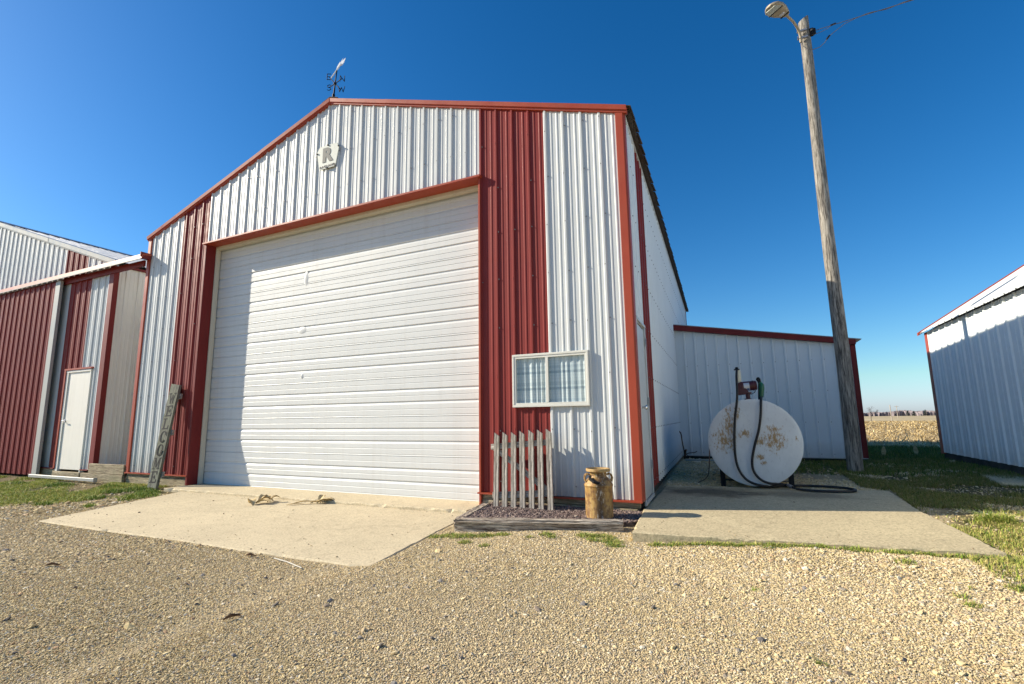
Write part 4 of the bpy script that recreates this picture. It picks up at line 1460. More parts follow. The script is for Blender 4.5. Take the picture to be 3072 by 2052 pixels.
def serif(ch):
    """block letter with serifs in a unit box: list of polygons"""
    q = []

    def bar(x0, y0, x1, y1):
        q.append([(x0, y0), (x1, y0), (x1, y1), (x0, y1)])

    def diag(xa, ya, xb, yb, w):
        q.append([(xa, ya), (xa + w, ya), (xb + w, yb), (xb, yb)])
    if ch == 'E':
        bar(0.12, 0, 0.36, 1)
        bar(0.0, 0, 0.95, 0.11)
        bar(0.0, 0.89, 0.92, 1)
        bar(0.36, 0.45, 0.66, 0.56)
        bar(0.84, 0.11, 0.95, 0.30)
        bar(0.82, 0.72, 0.92, 0.89)
        bar(0.60, 0.36, 0.68, 0.66)
    elif ch == 'L':
        bar(0.14, 0, 0.38, 1)
        bar(0.0, 0, 0.95, 0.11)
        bar(0.0, 0.90, 0.55, 1)
        bar(0.84, 0.11, 0.95, 0.33)
    elif ch == 'W':
        diag(0.30, 0, 0.08, 0.95, 0.17)
        diag(0.30, 0, 0.50, 0.85, 0.10)
        diag(0.66, 0, 0.46, 0.85, 0.17)
        diag(0.66, 0, 0.86, 0.95, 0.08)
        bar(-0.03, 0.92, 0.36, 1)
        bar(0.72, 0.92, 1.06, 1)
    elif ch == 'M':
        bar(0.10, 0, 0.19, 1)
        bar(0.74, 0, 0.95, 1)
        diag(0.42, 0.15, 0.10, 1, 0.19)
        diag(0.46, 0.15, 0.78, 1, 0.08)
        bar(-0.02, 0, 0.30, 0.08)
        bar(0.64, 0, 1.05, 0.08)
        bar(-0.02, 0.93, 0.22, 1)
        bar(0.86, 0.93, 1.05, 1)
    elif ch in 'OC':
        n = 28
        for i in range(n):
            a0 = 2 * math.pi * i / n
            a1 = 2 * math.pi * (i + 1) / n
            if ch == 'C' and (a0 < 0.55 or a1 > 2 * math.pi - 0.60):
                continue
            q.append([(0.5 + 0.47 * math.cos(a0), 0.5 + 0.51 * math.sin(a0)), (0.5 + 0.47 * math.cos(a1), 0.5 + 0.51 * math.sin(a1)),
                      (0.5 + 0.25 * math.cos(a1), 0.5 + 0.43 * math.sin(a1)), (0.5 + 0.25 * math.cos(a0), 0.5 + 0.43 * math.sin(a0))])
        if ch == 'C':
            bar(0.80, 0.62, 0.91, 0.95)
    return q


LH, LW = 0.165, 0.172
for i, ch in enumerate('WELCOME'):
    zc_ = BL - 0.235 - i * (BL - 0.36) / 6.35
    mb = MB()
    for kk, poly in enumerate(serif(ch)):
        yy = -0.0215 - 0.0004 * kk
        mb.prism([((x - 0.5) * LW, yy, zc_ + (y - 0.5) * LH * 1.12) for x, y in poly], (0, 0.0028, 0))
    o_ = put('letter', mb.mesh('letter', 'letter'), wb, tuple(foot))
    o_.rotation_euler = BM.to_euler()

# ================================================================== PICKET GATE
# local: X across, Z up, Y thickness; leans back on the wall
pg = thing('picket_gate', 'old grey picket gate section with seven pickets leaning on the red siding', 'gate', (-1.26, -0.30, -0.135))
tilt = math.atan2(0.14, 0.83)
GM = Matrix.Translation((-1.265, -0.262, -0.14)) @ Matrix.Rotation(R(-3.6), 4, 'Y') @ Matrix.Rotation(-tilt, 4, 'X')


def picket_mesh(h):
    mb_ = MB()
    for (x0, x1, y0) in ((-0.029, -0.002, -0.014), (0.002, 0.029, -0.012)):
        za = h - (x0 + 0.029) * 0.75
        zb_ = h - (x1 + 0.029) * 0.75
        mb_.hexa([(x0, y0, 0), (x1, y0, 0), (x1, 0.014, 0), (x0, 0.014, 0), (x0, y0, za), (x1, y0, zb_), (x1, 0.014, zb_), (x0, 0.014, za)])
    mb_.box(-0.003, -0.004, 0.0, 0.003, 0.012, h - 0.03)
    return mb_.mesh('picket', 'wood_picket')


def gput(name, me_, loc, roll=0.0, kind=None):
    o_ = put(name, me_, pg, (0, 0, 0))
    mm = Matrix.Translation(-parent_origin(pg)) @ GM @ Matrix.Translation(loc) @ Matrix.Rotation(roll, 4, 'Y')
    o_.location = mm.translation
    o_.rotation_euler = mm.to_euler()
    return o_


for k in range(7):
    gput('picket', picket_mesh(0.865 + random.gauss(0, 0.004)), (-0.288 + k * 0.1085, -0.014, 0.0 + random.gauss(0, 0.003)), random.gauss(0, 0.004))
gput('rail', MB().box(-0.37, 0.001, -0.032, 0.37, 0.030, 0.032).mesh('rail', 'wood_rail'), (0.0, 0.0, 0.715), R(-1.2))
gput('rail', MB().box(-0.34, 0.001, -0.035, 0.36, 0.030, 0.035).mesh('rail', 'wood_rail'), (0.0, 0.0, 0.175), R(-1))
gput('brace', MB().box(-0.40, 0.002, -0.028, 0.40, 0.026, 0.028).mesh('brace', 'wood_rail'), (0.0, 0.0, 0.45), math.atan2(0.46, 0.62))

# ================================================================== MILK CAN
cx, cy, cz = -0.335, -0.43, -0.122
mk = thing('milk_can', 'rusty ochre milk can with open rim standing on the purple gravel', 'can', (cx, cy, cz))
bodyp = [(0.125, 0.0), (0.134, 0.004), (0.136, 0.02), (0.134, 0.03), (0.135, 0.30), (0.136, 0.305), (0.141, 0.312), (0.142, 0.322), (0.138, 0.330), (0.133, 0.338), (0.120, 0.362), (0.100, 0.385), (0.085, 0.398), (0.082, 0.41), (0.082, 0.435), (0.088, 0.447), (0.088, 0.449)]
put('body', MB().lathe(bodyp, (0, 0, 0), 40).mesh('body', 'can', True), mk, (cx, cy, cz))
rim = [(0.086, 0.449), (0.112, 0.448), (0.119, 0.452), (0.119, 0.474), (0.116, 0.478), (0.106, 0.479), (0.100, 0.474), (0.085, 0.455), (0.07, 0.43)]
put('rim', MB().lathe(rim, (0, 0, 0), 40).mesh('rim', 'can_rim', True), mk, (cx, cy, cz))
for sgn in (-1, 1):
    mb = MB()
    mb.tube([(sgn * 0.084, -0.02, 0.415), (sgn * 0.105, -0.03, 0.428), (sgn * 0.128, -0.032, 0.415), (sgn * 0.136, -0.030, 0.39), (sgn * 0.128, -0.028, 0.352)], 0.007, 8)
    mb.tube([(sgn * 0.084, 0.02, 0.415), (sgn * 0.105, 0.03, 0.428), (sgn * 0.128, 0.032, 0.415), (sgn * 0.136, 0.030, 0.39), (sgn * 0.128, 0.028, 0.352)], 0.007, 8)
    mb.tube([(sgn * 0.122, -0.035, 0.42), (sgn * 0.122, 0.035, 0.42)], 0.008, 8)
    mb.xf(Matrix.Rotation(R(25), 4, 'Z'))
    put('handle', mb.mesh('handle', 'can_rim', True), mk, (cx, cy, cz))
hp = MB()
hp.tube([(-0.06, -0.095, 0.405), (-0.045, -0.125, 0.385), (0.0, -0.145, 0.362), (0.05, -0.135, 0.35)], [0.01, 0.016, 0.017, 0.012], 8)
put('handle', hp.mesh('handle', 'black_iron', True), mk, (cx, cy, cz))


# ================================================================== LANDSCAPE TIMBERS
def timber(name, a, b, w, h, mat, label, ncut=26):
    """squared log with worn edges and lengthwise checks, from a to b (top centre line)"""
    a, b = Vector(a), Vector(b)
    d = b - a
    Lg = d.length
    ang = math.atan2(d.y, d.x)
    mb_ = MB()
    prof_ = []
    nn = 28
    for k in range(nn):
        an = 2 * math.pi * k / nn
        ca, sa = math.cos(an), math.sin(an)
        pw_ = 0.42
        prof_.append((math.copysign(abs(ca) ** pw_, ca) * w / 2, math.copysign(abs(sa) ** pw_, sa) * h / 2))
    off = [random.gauss(0, 0.0045) for _ in range(nn)]
    for i in range(ncut + 1):
        x = Lg * i / ncut
        t_ = i / ncut
        hh_ = d.z * t_
        for k, (py_, pz_) in enumerate(prof_):
            f = 1 + off[k] / 0.06 + random.gauss(0, 0.012) + 0.03 * math.sin(x * 7 + k * 1.7)
            wear = 1 - (0.10 if i in (0, ncut) else 0)
            mb_.v.append((x + random.gauss(0, 0.006), py_ * f * wear, pz_ * f * wear - h / 2 + hh_))
    for i in range(ncut):
        for k in range(nn):
            k2 = (k + 1) % nn
            mb_.f.append((i * nn + k, i * nn + k2, (i + 1) * nn + k2, (i + 1) * nn + k))
    mb_.f += [tuple(range(nn))[::-1], tuple(range(ncut * nn, (ncut + 1) * nn))]
    o_ = put(name, mb_.mesh(name, mat, True), None, tuple(a))
    o_.rotation_euler = (0, 0, ang)
    return tag(o_, label, 'timber')


timber('landscape_timber', (-1.545, -1.125, -0.080), (-0.045, -0.715, -0.068), 0.155, 0.150, 'wood_timber', 'long grey split timber edging the front of the planter bed')
timber('landscape_timber', (-1.60, -1.00, -0.105), (-1.70, -0.22, -0.085), 0.105, 0.10, 'wood_timber', 'short grey timber at the left end of the planter bed')

# ================================================================== FUEL TANK
tx, ty, tz = 1.112, 1.97, 0.502
TR = 0.560
tk = thing('fuel_tank', 'round white rust-stained fuel tank with a maroon pump and black hose', 'tank', (tx, ty, -0.09))
put('shell', MB().lathe([(TR - 0.004, 0.012), (TR, 0.014), (TR, 1.66), (TR - 0.02, 1.68)], (0, 0, 0), 96, 'Y').mesh('shell', 'tank', True), tk, (tx, ty, tz))
put('end_cap', MB().lathe([(0.02, -0.012), (0.30, -0.010), (TR - 0.05, -0.004), (TR - 0.012, 0.003), (TR + 0.003, 0.008), (TR + 0.003, 0.024)], (0, 0, 0), 96, 'Y').mesh('end_cap', 'tank', True), tk, (tx, ty, tz))
for (x, y) in ((tx - 0.42, ty + 0.22), (tx + 0.40, ty + 0.22), (tx - 0.42, ty + 1.40), (tx + 0.40, ty + 1.40)):
    put('leg', MB().box(x - 0.03, y - 0.05, -0.20, x + 0.03, y + 0.05, 0.20).mesh('leg', 'black_iron'), tk)
for y in (ty + 0.75, ty + 1.38):
    put('skid', MB().box(tx - 0.46, y - 0.04, -0.14, tx + 0.46, y + 0.08, -0.07).mesh('skid', 'black_iron'), tk)
PYY = 2.15
fl = MB()
fl.lathe([(0.045, 0), (0.045, 0.03), (0.028, 0.035), (0.028, 0.09), (0.05, 0.10), (0.05, 0.12)], (1.087, PYY, 1.045), 18)
put('pump_flange', fl.mesh('pump_flange', 'pumpred', True), tk)
pbm = MB()
pbm.hexa([(0.960, PYY - 0.06, 1.125), (1.115, PYY - 0.06, 1.14), (1.115, PYY + 0.06, 1.14), (0.960, PYY + 0.06, 1.125), (0.975, PYY - 0.06, 1.295), (1.03, PYY - 0.06, 1.305), (1.03, PYY + 0.06, 1.305), (0.975, PYY + 0.06, 1.295)])
put('pump_body', pbm.mesh('pump_body', 'pumpred'), tk, bevel=0.012, seg=2)
mo = MB().lathe([(0.045, 0.0), (0.066, 0.006), (0.068, 0.02), (0.064, 0.026), (0.064, 0.145), (0.069, 0.15), (0.069, 0.165), (0.064, 0.17), (0.064, 0.195), (0.045, 0.205)], (0, 0, 0), 28, 'X')
mo.xf(Matrix.Translation((1.005, PYY, 1.242)) @ Matrix.Rotation(R(-4), 4, 'Y'))
mto = put('pump_motor', mo.mesh('pump_motor', 'pumpred', True), tk)
npl = MB()
for i in range(6):
    a0 = R(-90 - 50 + i * 100 / 6)
    a1 = R(-90 - 50 + (i + 1) * 100 / 6)
    npl.add([(0, 0.0665 * math.cos(a0), 0.0665 * math.sin(a0)), (0.072, 0.0665 * math.cos(a0), 0.0665 * math.sin(a0)), (0.072, 0.0665 * math.cos(a1), 0.0665 * math.sin(a1)), (0, 0.0665 * math.cos(a1), 0.0665 * math.sin(a1))], [(0, 1, 2, 3)])
rotm = Matrix.Translation((1.045, PYY, 1.245)) @ Matrix.Rotation(R(-4), 4, 'Y') @ Matrix.Rotation(R(-78), 4, 'X')
npl.xf(rotm)
put('nameplate', npl.mesh('nameplate', 'label', True), mto)
nb = MB()
for i in range(2):
    a0 = R(-90 + 18 + i * 14)
    a1 = R(-90 + 18 + (i + 1) * 14)
    nb.add([(0.006, 0.0672 * math.cos(a0), 0.0672 * math.sin(a0)), (0.066, 0.0672 * math.cos(a0), 0.0672 * math.sin(a0)), (0.066, 0.0672 * math.cos(a1), 0.0672 * math.sin(a1)), (0.006, 0.0672 * math.cos(a1), 0.0672 * math.sin(a1))], [(0, 1, 2, 3)])
nb.xf(rotm)
put('nameplate', nb.mesh('nameplate_band', 'labelblue', True), mto)
put('filter', MB().lathe([(0.030, 0.0), (0.033, 0.01), (0.033, 0.15), (0.026, 0.165), (0.026, 0.17)], (0.988, PYY + 0.02, 1.305), 20).mesh('filter', 'filter', True), tk)
put('filter_cap', MB().lathe([(0.038, 0.0), (0.038, 0.012), (0.020, 0.02), (0.020, 0.034), (0.012, 0.042)], (0.975, PYY - 0.01, 1.472), 16).mesh('filter_cap', 'black_iron', True), tk)
put('nozzle_boot', MB().prism([(1.208, PYY - 0.02, 1.06), (1.245, PYY - 0.02, 1.06), (1.262, PYY - 0.02, 1.30), (1.258, PYY - 0.02, 1.34), (1.240, PYY - 0.02, 1.365), (1.215, PYY - 0.02, 1.36), (1.200, PYY - 0.02, 1.335), (1.225, PYY - 0.02, 1.29)], (0, 0.05, 0)).mesh('nozzle_boot', 'black_iron'), tk, bevel=0.006)
put('nozzle', MB().tube([(1.250, PYY - 0.03, 1.090), (1.256, PYY - 0.03, 1.15), (1.262, PYY - 0.03, 1.21), (1.262, PYY - 0.03, 1.255), (1.245, PYY - 0.03, 1.29)], [0.024, 0.028, 0.033, 0.034, 0.018], 12).mesh('nozzle', 'nozzle', True), tk)


def smooth_path(pts, n=12):
    pts = [Vector(p) for p in pts]
    ext = [pts[0] * 2 - pts[1]] + pts + [pts[-1] * 2 - pts[-2]]
    out = []
    for i in range(1, len(ext) - 2):
        p0, p1, p2, p3 = ext[i - 1:i + 3]
        for k in range(n):
            t_ = k / n
            out.append(0.5 * ((2 * p1) + (p2 - p0) * t_ + (2 * p0 - 5 * p1 + 4 * p2 - p3) * t_ ** 2 + (3 * p1 - p0 - 3 * p2 + p3) * t_ ** 3))
    out.append(pts[-1])
    return out


hose = [(0.975, 2.10, 1.47), (0.965, 2.00, 1.36), (0.955, 1.925, 1.10), (0.905, 1.93, 0.80), (0.875, 1.93, 0.48), (0.885, 1.93, 0.22), (0.955, 1.92, 0.06), (1.07, 1.92, -0.02), (1.23, 1.98, -0.055), (1.46, 2.20, -0.062),
        (1.75, 2.27, -0.062), (2.02, 2.22, -0.062), (2.17, 2.08, -0.062), (2.14, 1.92, -0.062), (1.98, 1.83, -0.062), (1.75, 1.80, -0.062), (1.56, 1.86, -0.058), (1.46, 1.98, -0.030),
        (1.36, 1.99, -0.02), (1.25, 1.935, -0.01), (1.15, 1.925, 0.035), (1.08, 1.93, 0.13), (1.068, 1.93, 0.26), (1.11, 1.93, 0.45), (1.175, 1.93, 0.65), (1.215, 1.925, 0.85), (1.235, 1.96, 1.03), (1.25, 2.11, 1.095)]
put('hose', MB().tube(smooth_path(hose, 8), 0.0155, 10).mesh('hose', 'black_rubber', True), tk)
put('hose_coupling', MB().tube([(1.50, 1.925, -0.045), (1.455, 1.985, -0.028)], 0.020, 10).mesh('hose_coupling', 'steel', True), tk)
put('wire', MB().tube(smooth_path([(1.19, PYY - 0.02, 1.185), (1.16, PYY - 0.03, 1.15), (1.12, PYY - 0.03, 1.13)], 5), 0.004, 5).mesh('wire', 'black_rubber'), tk)
put('ground_cord', MB().tube(smooth_path([(tx - TR - 0.006, ty + 0.30, 0.60), (tx - TR - 0.012, ty + 0.30, 0.40), (tx - TR - 0.04, ty + 0.32, 0.10), (tx - TR - 0.09, ty + 0.36, -0.02), (tx - TR - 0.20, ty + 0.38, -0.085)], 8), 0.007, 6).mesh('ground_cord', 'brass', True), tk)

# dead vine at the inner corner
dv = thing('dead_vine', 'dry black vine stem at the corner of lean-to and main shed', 'plant', (-0.2, 5.75, -0.1))
put('stem', MB().tube(smooth_path([(-0.18, 5.75, -0.1), (-0.175, 5.74, 0.10), (-0.20, 5.72, 0.30), (-0.215, 5.70, 0.48), (-0.25, 5.70, 0.54)], 6), 0.012, 6)
    .tube(smooth_path([(-0.18, 5.75, 0.05), (-0.08, 5.72, 0.09), (0.02, 5.7, 0.10), (0.08, 5.7, 0.13)], 6), 0.008, 6)
    .tube(smooth_path([(-0.18, 5.75, 0.12), (-0.10, 5.72, 0.03), (0.0, 5.7, 0.03)], 6), 0.007, 6)
    .tube(smooth_path([(-0.17, 5.75, 0.0), (-0.15, 5.72, 0.12), (-0.13, 5.7, 0.16)], 6), 0.02, 6).mesh('stem', 'twig', True), dv)


# ================================================================== LITTER ON THE SLAB AND GRAVEL
def husk_leaf(o, ang, length, width, curl, lift, mb_):
    n = 7
    d = Vector((math.cos(ang), math.sin(ang), 0))
    s = Vector((-math.sin(ang), math.cos(ang), 0))
    base_i = len(mb_.v)
    for i in range(n):
        t_ = i / (n - 1)
        w = width * math.sin(math.pi * (0.12 + 0.86 * t_)) ** 0.8
        p = Vector(o) + d * (length * t_) + Vector((0, 0, lift * math.sin(math.pi * t_ * curl) * 0.55 + 0.004))
        for j in (-1, 0, 1):
            mb_.v.append(tuple(p + s * (w * j) + Vector((0, 0, abs(j) * w * 0.6))))
    for i in range(n - 1):
        for j in (0, 1):
            a = base_i + i * 3 + j
            mb_.f.append((a, a + 1, a + 4, a + 3))


def husk_cluster(name, o, specs, label):
    mb_ = MB()
    for sp_ in specs:
        husk_leaf((o[0] + sp_[0], o[1] + sp_[1], o[2]), R(sp_[2]), sp_[3] * 0.62, sp_[4], sp_[5], sp_[6], mb_)
    o_ = put(name, mb_.mesh(name, 'husk', True, fix=False))
    return tag(o_, label, 'corn husk')


husk_cluster('corn_husk', (-4.78, -0.72, -0.186), [(0, 0, 40, 0.30, 0.05, 1, 0.10), (0.02, -0.05, 10, 0.38, 0.045, 0.9, 0.07), (0, 0.0, 100, 0.28, 0.04, 1, 0.13), (-0.05, -0.08, -25, 0.24, 0.05, 1.1, 0.09), (0.1, 0.05, 60, 0.26, 0.035, 0.8, 0.12), (-0.1, 0.0, 170, 0.2, 0.02, 1, 0.04), (0.05, 0.1, 150, 0.24, 0.04, 1, 0.11)],
             'crumpled clump of dry corn husk on the concrete, left of the other husk')
husk_cluster('corn_husk', (-4.26, -0.72, -0.186), [(0, 0.05, 40, 0.52, 0.022, 0.9, 0.05), (-0.02, 0, 42, 0.34, 0.012, 1, 0.02), (0.25, 0.24, 25, 0.34, 0.045, 0.9, 0.07), (0.22, 0.30, 100, 0.2, 0.04, 0.7, 0.12), (0.18, 0.2, 15, 0.36, 0.03, 1, 0.05), (0.3, 0.28, 30, 0.3, 0.05, 1, 0.06)],
             'long stalk of dry corn husk pointing left on the concrete by the door step')
tag(put('white_stick', MB().tube([(-2.43, -2.42, gz(-2.43, -2.42) + 0.014), (-2.22, -2.47, gz(-2.2, -2.47) + 0.018), (-2.01, -2.53, gz(-2.0, -2.53) + 0.014)], 0.004, 6).mesh('white_stick', 'whitestick')), 'thin white stick on the gravel at the slab edge', 'stick')
for (x, y, a, lg, lab) in ((-3.93, -3.19, 30, 0.10, 'brown bark piece on the gravel far left in the foreground'), (-1.66, -3.33, 75, 0.09, 'upright-lying rusty brown bark piece on the centre foreground gravel'), (-2.66, -2.45, 12, 0.09, 'dark twig on the gravel touching the slab edge')):
    d = Vector((math.cos(R(a)), math.sin(R(a)), 0))
    z = gz(x, y) + 0.016
    p = Vector((x, y, z))
    tag(put('bark_piece', MB().tube([p - d * lg / 2, p - d * lg * 0.1 + Vector((0, 0, 0.012)), p + d * lg / 2], [0.005, 0.010, 0.005], 6).mesh('bark_piece', 'twig')), lab, 'bark')


# ================================================================== GRAVEL (stuff)
def in_poly(x, y, poly):
    inside = np.zeros(x.shape, bool)
    n = len(poly)
    for i in range(n):
        x0, y0 = poly[i][:2]
        x1, y1 = poly[(i + 1) % n][:2]
        cnd = ((y0 > y) != (y1 > y)) & (x < (x1 - x0) * (y - y0) / (y1 - y0 + 1e-12) + x0)
        inside ^= cnd
    return inside


SLABS = [[(-6.94, -0.36), (-6.28, -2.375), (-1.54, -2.345), (-1.78, -0.36)], [(-7.35, -0.42), (-1.83, -0.42), (-1.83, 0.6), (-7.35, 0.6)],
         [(0.10, -1.085), (2.58, -0.785), (2.52, 0.92), (2.58, 2.30), (-0.05, 1.93), (-0.02, 0.0)], [(-1.78, -0.2), (-1.63, -1.22), (0.02, -0.80), (0.10, -0.45), (0.05, 0.1), (-1.8, 0.1)],
         [(-9.2, 0.0), (0.03, 0.0), (-0.5, 12), (-9.2, 12)], [(-22, 0.0), (-9.1, 0.0), (-9.1, 12), (-22, 12)], [(-0.3, 6.0), (3.05, 6.0), (3.05, 11.4), (-0.5, 11.4)], [(4.32, -1.6), (12.6, -1.6), (12.6, 6.5), (4.32, 6.5)]]
CAMX, CAMY = 1.02, -5.34


def visible(x, y, margin=1.0):
    dx, dy = x - CAMX, y - CAMY
    b = np.degrees(np.arctan2(dx, dy))
    return (b > -80) & (b < 31)


def scatter_grid(x0, x1, y0, y1, s):
    nx_, ny_ = int((x1 - x0) / s), int((y1 - y0) / s)
    X, Y = np.meshgrid(np.arange(nx_), np.arange(ny_))
    X = x0 + (X.ravel() + rng.random(X.size)) * s
    Y = y0 + (Y.ravel() + rng.random(Y.size)) * s
    return X, Y


def stone_cloud(name, mat, X, Y, Z, size, pal, palw, sub=1):
    n = len(X)
    me_ = bpy.data.meshes.new(name)
    me_.vertices.add(n)
    me_.vertices.foreach_set('co', np.stack([X, Y, Z], 1).astype(np.float32).ravel())
    scl = np.stack([size * rng.uniform(0.75, 1.3, n), size * rng.uniform(0.6, 1.1, n), size * rng.uniform(0.28, 0.58, n)], 1)
    rot = np.stack([rng.normal(0, 0.35, n), rng.normal(0, 0.35, n), rng.uniform(0, 6.283, n)], 1)
    pick = rng.choice(len(pal), n, p=np.array(palw) / sum(palw))
    col = np.array(pal)[pick] * rng.uniform(0.82, 1.18, (n, 1))
    # dusty wheel tracks and darker drifts
    tr_ = np.sin(Y * 3.3 + 0.35 * X + 0.8 * np.sin(X * 0.7)) * 0.5 + 0.5 * np.sin(X * 0.9 + Y * 1.7)
    col = col * (1 + 0.13 * tr_)[:, None]
    dust = np.clip(0.25 + 0.3 * tr_, 0, 0.5)[:, None]
    col = col * (1 - dust) + np.array(pal).mean(0) * 1.1 * dust
    for nm_, dat, ty_ in (('scl', scl, 'FLOAT_VECTOR'), ('rot', rot, 'FLOAT_VECTOR')):
        a_ = me_.attributes.new(nm_, ty_, 'POINT')
        a_.data.foreach_set('vector', dat.astype(np.float32).ravel())
    a_ = me_.attributes.new('col', 'FLOAT_COLOR', 'POINT')
    a_.data.foreach_set('color', np.concatenate([col, np.ones((n, 1))], 1).astype(np.float32).ravel())
    o_ = put(name, me_, kind='stuff')
    ng = bpy.data.node_groups.new(name + '_nodes', 'GeometryNodeTree')
    ng.interface.new_socket('Geometry', in_out='INPUT', socket_type='NodeSocketGeometry')
    ng.interface.new_socket('Geometry', in_out='OUTPUT', socket_type='NodeSocketGeometry')
    gi = ng.nodes.new('NodeGroupInput')
    go = ng.nodes.new('NodeGroupOutput')
    ico = ng.nodes.new('GeometryNodeMeshIcoSphere')
    ico.inputs['Radius'].default_value = 1.0
    ico.inputs['Subdivisions'].default_value = sub
    sp_ = ng.nodes.new('GeometryNodeSetPosition')
    nt = ng.nodes.new('ShaderNodeTexNoise')
    nt.inputs['Scale'].default_value = 1.3
    vm = ng.nodes.new('ShaderNodeVectorMath')
    vm.operation = 'SUBTRACT'
    vm.inputs[1].default_value = (0.5, 0.5, 0.5)
    vm2 = ng.nodes.new('ShaderNodeVectorMath')
    vm2.operation = 'SCALE'
    vm2.inputs['Scale'].default_value = 1.3
    ng.links.new(nt.outputs['Color'], vm.inputs[0])
    ng.links.new(vm.outputs[0], vm2.inputs[0])
    ng.links.new(ico.outputs[0], sp_.inputs[0])
    ng.links.new(vm2.outputs[0], sp_.inputs['Offset'])
    smn = ng.nodes.new('GeometryNodeSetMaterial')
    smn.inputs['Material'].default_value = MAT[mat]
    ng.links.new(sp_.outputs[0], smn.inputs[0])
    iop = ng.nodes.new('GeometryNodeInstanceOnPoints')
    ng.links.new(gi.outputs[0], iop.inputs['Points'])
    ng.links.new(smn.outputs[0], iop.inputs['Instance'])
    for nm_, sk in (('rot', 'Rotation'), ('scl', 'Scale')):
        na = ng.nodes.new('GeometryNodeInputNamedAttribute')
        na.data_type = 'FLOAT_VECTOR'
        na.inputs[0].default_value = nm_
        if sk == 'Rotation':
            e2r = ng.nodes.new('FunctionNodeEulerToRotation')
            ng.links.new(na.outputs[0], e2r.inputs[0])
            ng.links.new(e2r.outputs[0], iop.inputs[sk])
        else:
            ng.links.new(na.outputs[0], iop.inputs[sk])
    ng.links.new(iop.outputs[0], go.inputs[0])
    md = o_.modifiers.new('stones', 'NODES')
    md.node_group = ng
    return o_


xs_, ys_, ss_ = [], [], []
for (r0_, r1_, s) in ((1.5, 3.4, 0.0086), (3.4, 5.2, 0.0106), (5.2, 8.5, 0.0165), (8.5, 13.0, 0.032)):
    X, Y = scatter_grid(-13, 5.5, -5.2, 6.0, s)
    d = np.hypot(X - CAMX, Y - CAMY)
    k = (d >= r0_) & (d < r1_) & visible(X, Y)
    X, Y = X[k], Y[k]
    keep = np.ones(len(X), bool)
    for pgn in SLABS:
        keep &= ~in_poly(X, Y, pgn)
    tw = np.maximum(left_turf(X, Y) * 0.92, np.where(X > 1.6, sstep(Y, 2.2, 3.4) * 0.93 * (X > 1.3), 0))
    tw = np.maximum(tw, (X > 2.45) * sstep(Y, -1.0, 0.2) * 0.9)
    # open patches of bare stony ground in the right turf
    patch = (np.sin(X * 3.1 + 0.7) * np.sin(Y * 1.7 + X) > 0.1)
    tw = np.where((X > 2.4) & patch, tw * 0.6, tw)
    keep &= rng.random(len(X)) > tw
    X, Y = X[keep], Y[keep]
    xs_.append(X)
    ys_.append(Y)
    ss_.append(s * 0.50 * np.exp(rng.normal(0, 0.30, len(X))))
X, Y, SZ = np.concatenate(xs_), np.concatenate(ys_), np.concatenate(ss_)
# coarser stone towards the pad and the right foreground
coarse = sstep(X, -0.6, 1.2) * sstep(Y, -3.2, -1.6)
SZ *= 1 + 0.25 * coarse * rng.random(len(X))
big = rng.random(len(X)) < (0.004 + 0.012 * coarse)
SZ[big] *= rng.uniform(1.5, 2.6, big.sum())
nb = 2600
bx_ = rng.uniform(-1.2, 4.0, nb)
by_ = rng.uniform(-4.6, -0.8, nb)
wgt = np.exp(-((by_ + 1.35) / 0.5) ** 2) * (bx_ > 0) + 0.18 * (bx_ > 0.2) + 0.05
kb = (rng.random(nb) < wgt)
for pgn in SLABS:
    kb &= ~in_poly(bx_, by_, pgn)
X, Y = np.concatenate([X, bx_[kb]]), np.concatenate([Y, by_[kb]])
SZ = np.concatenate([SZ, rng.uniform(0.008, 0.02, kb.sum())])
# sparse darker fieldstones
xd_, yd_ = rng.uniform(-7, 3.5, 150), rng.uniform(-4.8, -1.3, 150)
kd = visible(xd_, yd_) & ~in_poly(xd_, yd_, SLABS[0]) & ~in_poly(xd_, yd_, SLABS[3])
xd_, yd_ = xd_[kd], yd_[kd]
sd2 = rng.uniform(0.009, 0.019, len(xd_))
Z = gz_arr(X, Y) + SZ * 0.02 + 0.002 * rng.random(len(X))
PAL = [(0.72, 0.565, 0.29), (0.78, 0.64, 0.375), (0.63, 0.48, 0.235), (0.46, 0.40, 0.32), (0.27, 0.235, 0.20), (0.56, 0.36, 0.21), (0.80, 0.72, 0.56), (0.42, 0.32, 0.19)]
lw_ = X < -1.2 - 0.3 * np.sin(Y * 2)
for nm_, sel, pw_ in (('gravel', ~lw_, [32, 28, 12, 4, 2, 4, 10, 5]), ('gravel', lw_, [34, 28, 16, 3, 1, 4, 8, 6])):
    stone_cloud(nm_, 'gravel_stone', X[sel], Y[sel], Z[sel], SZ[sel], PAL, pw_)
stone_cloud('gravel', 'gravel_stone', xd_, yd_, gz_arr(xd_, yd_) + sd2 * 0.15 + 0.003, sd2, [(0.17, 0.16, 0.155), (0.10, 0.095, 0.09), (0.26, 0.20, 0.15), (0.30, 0.28, 0.26)], [4, 3, 2, 3], 2)
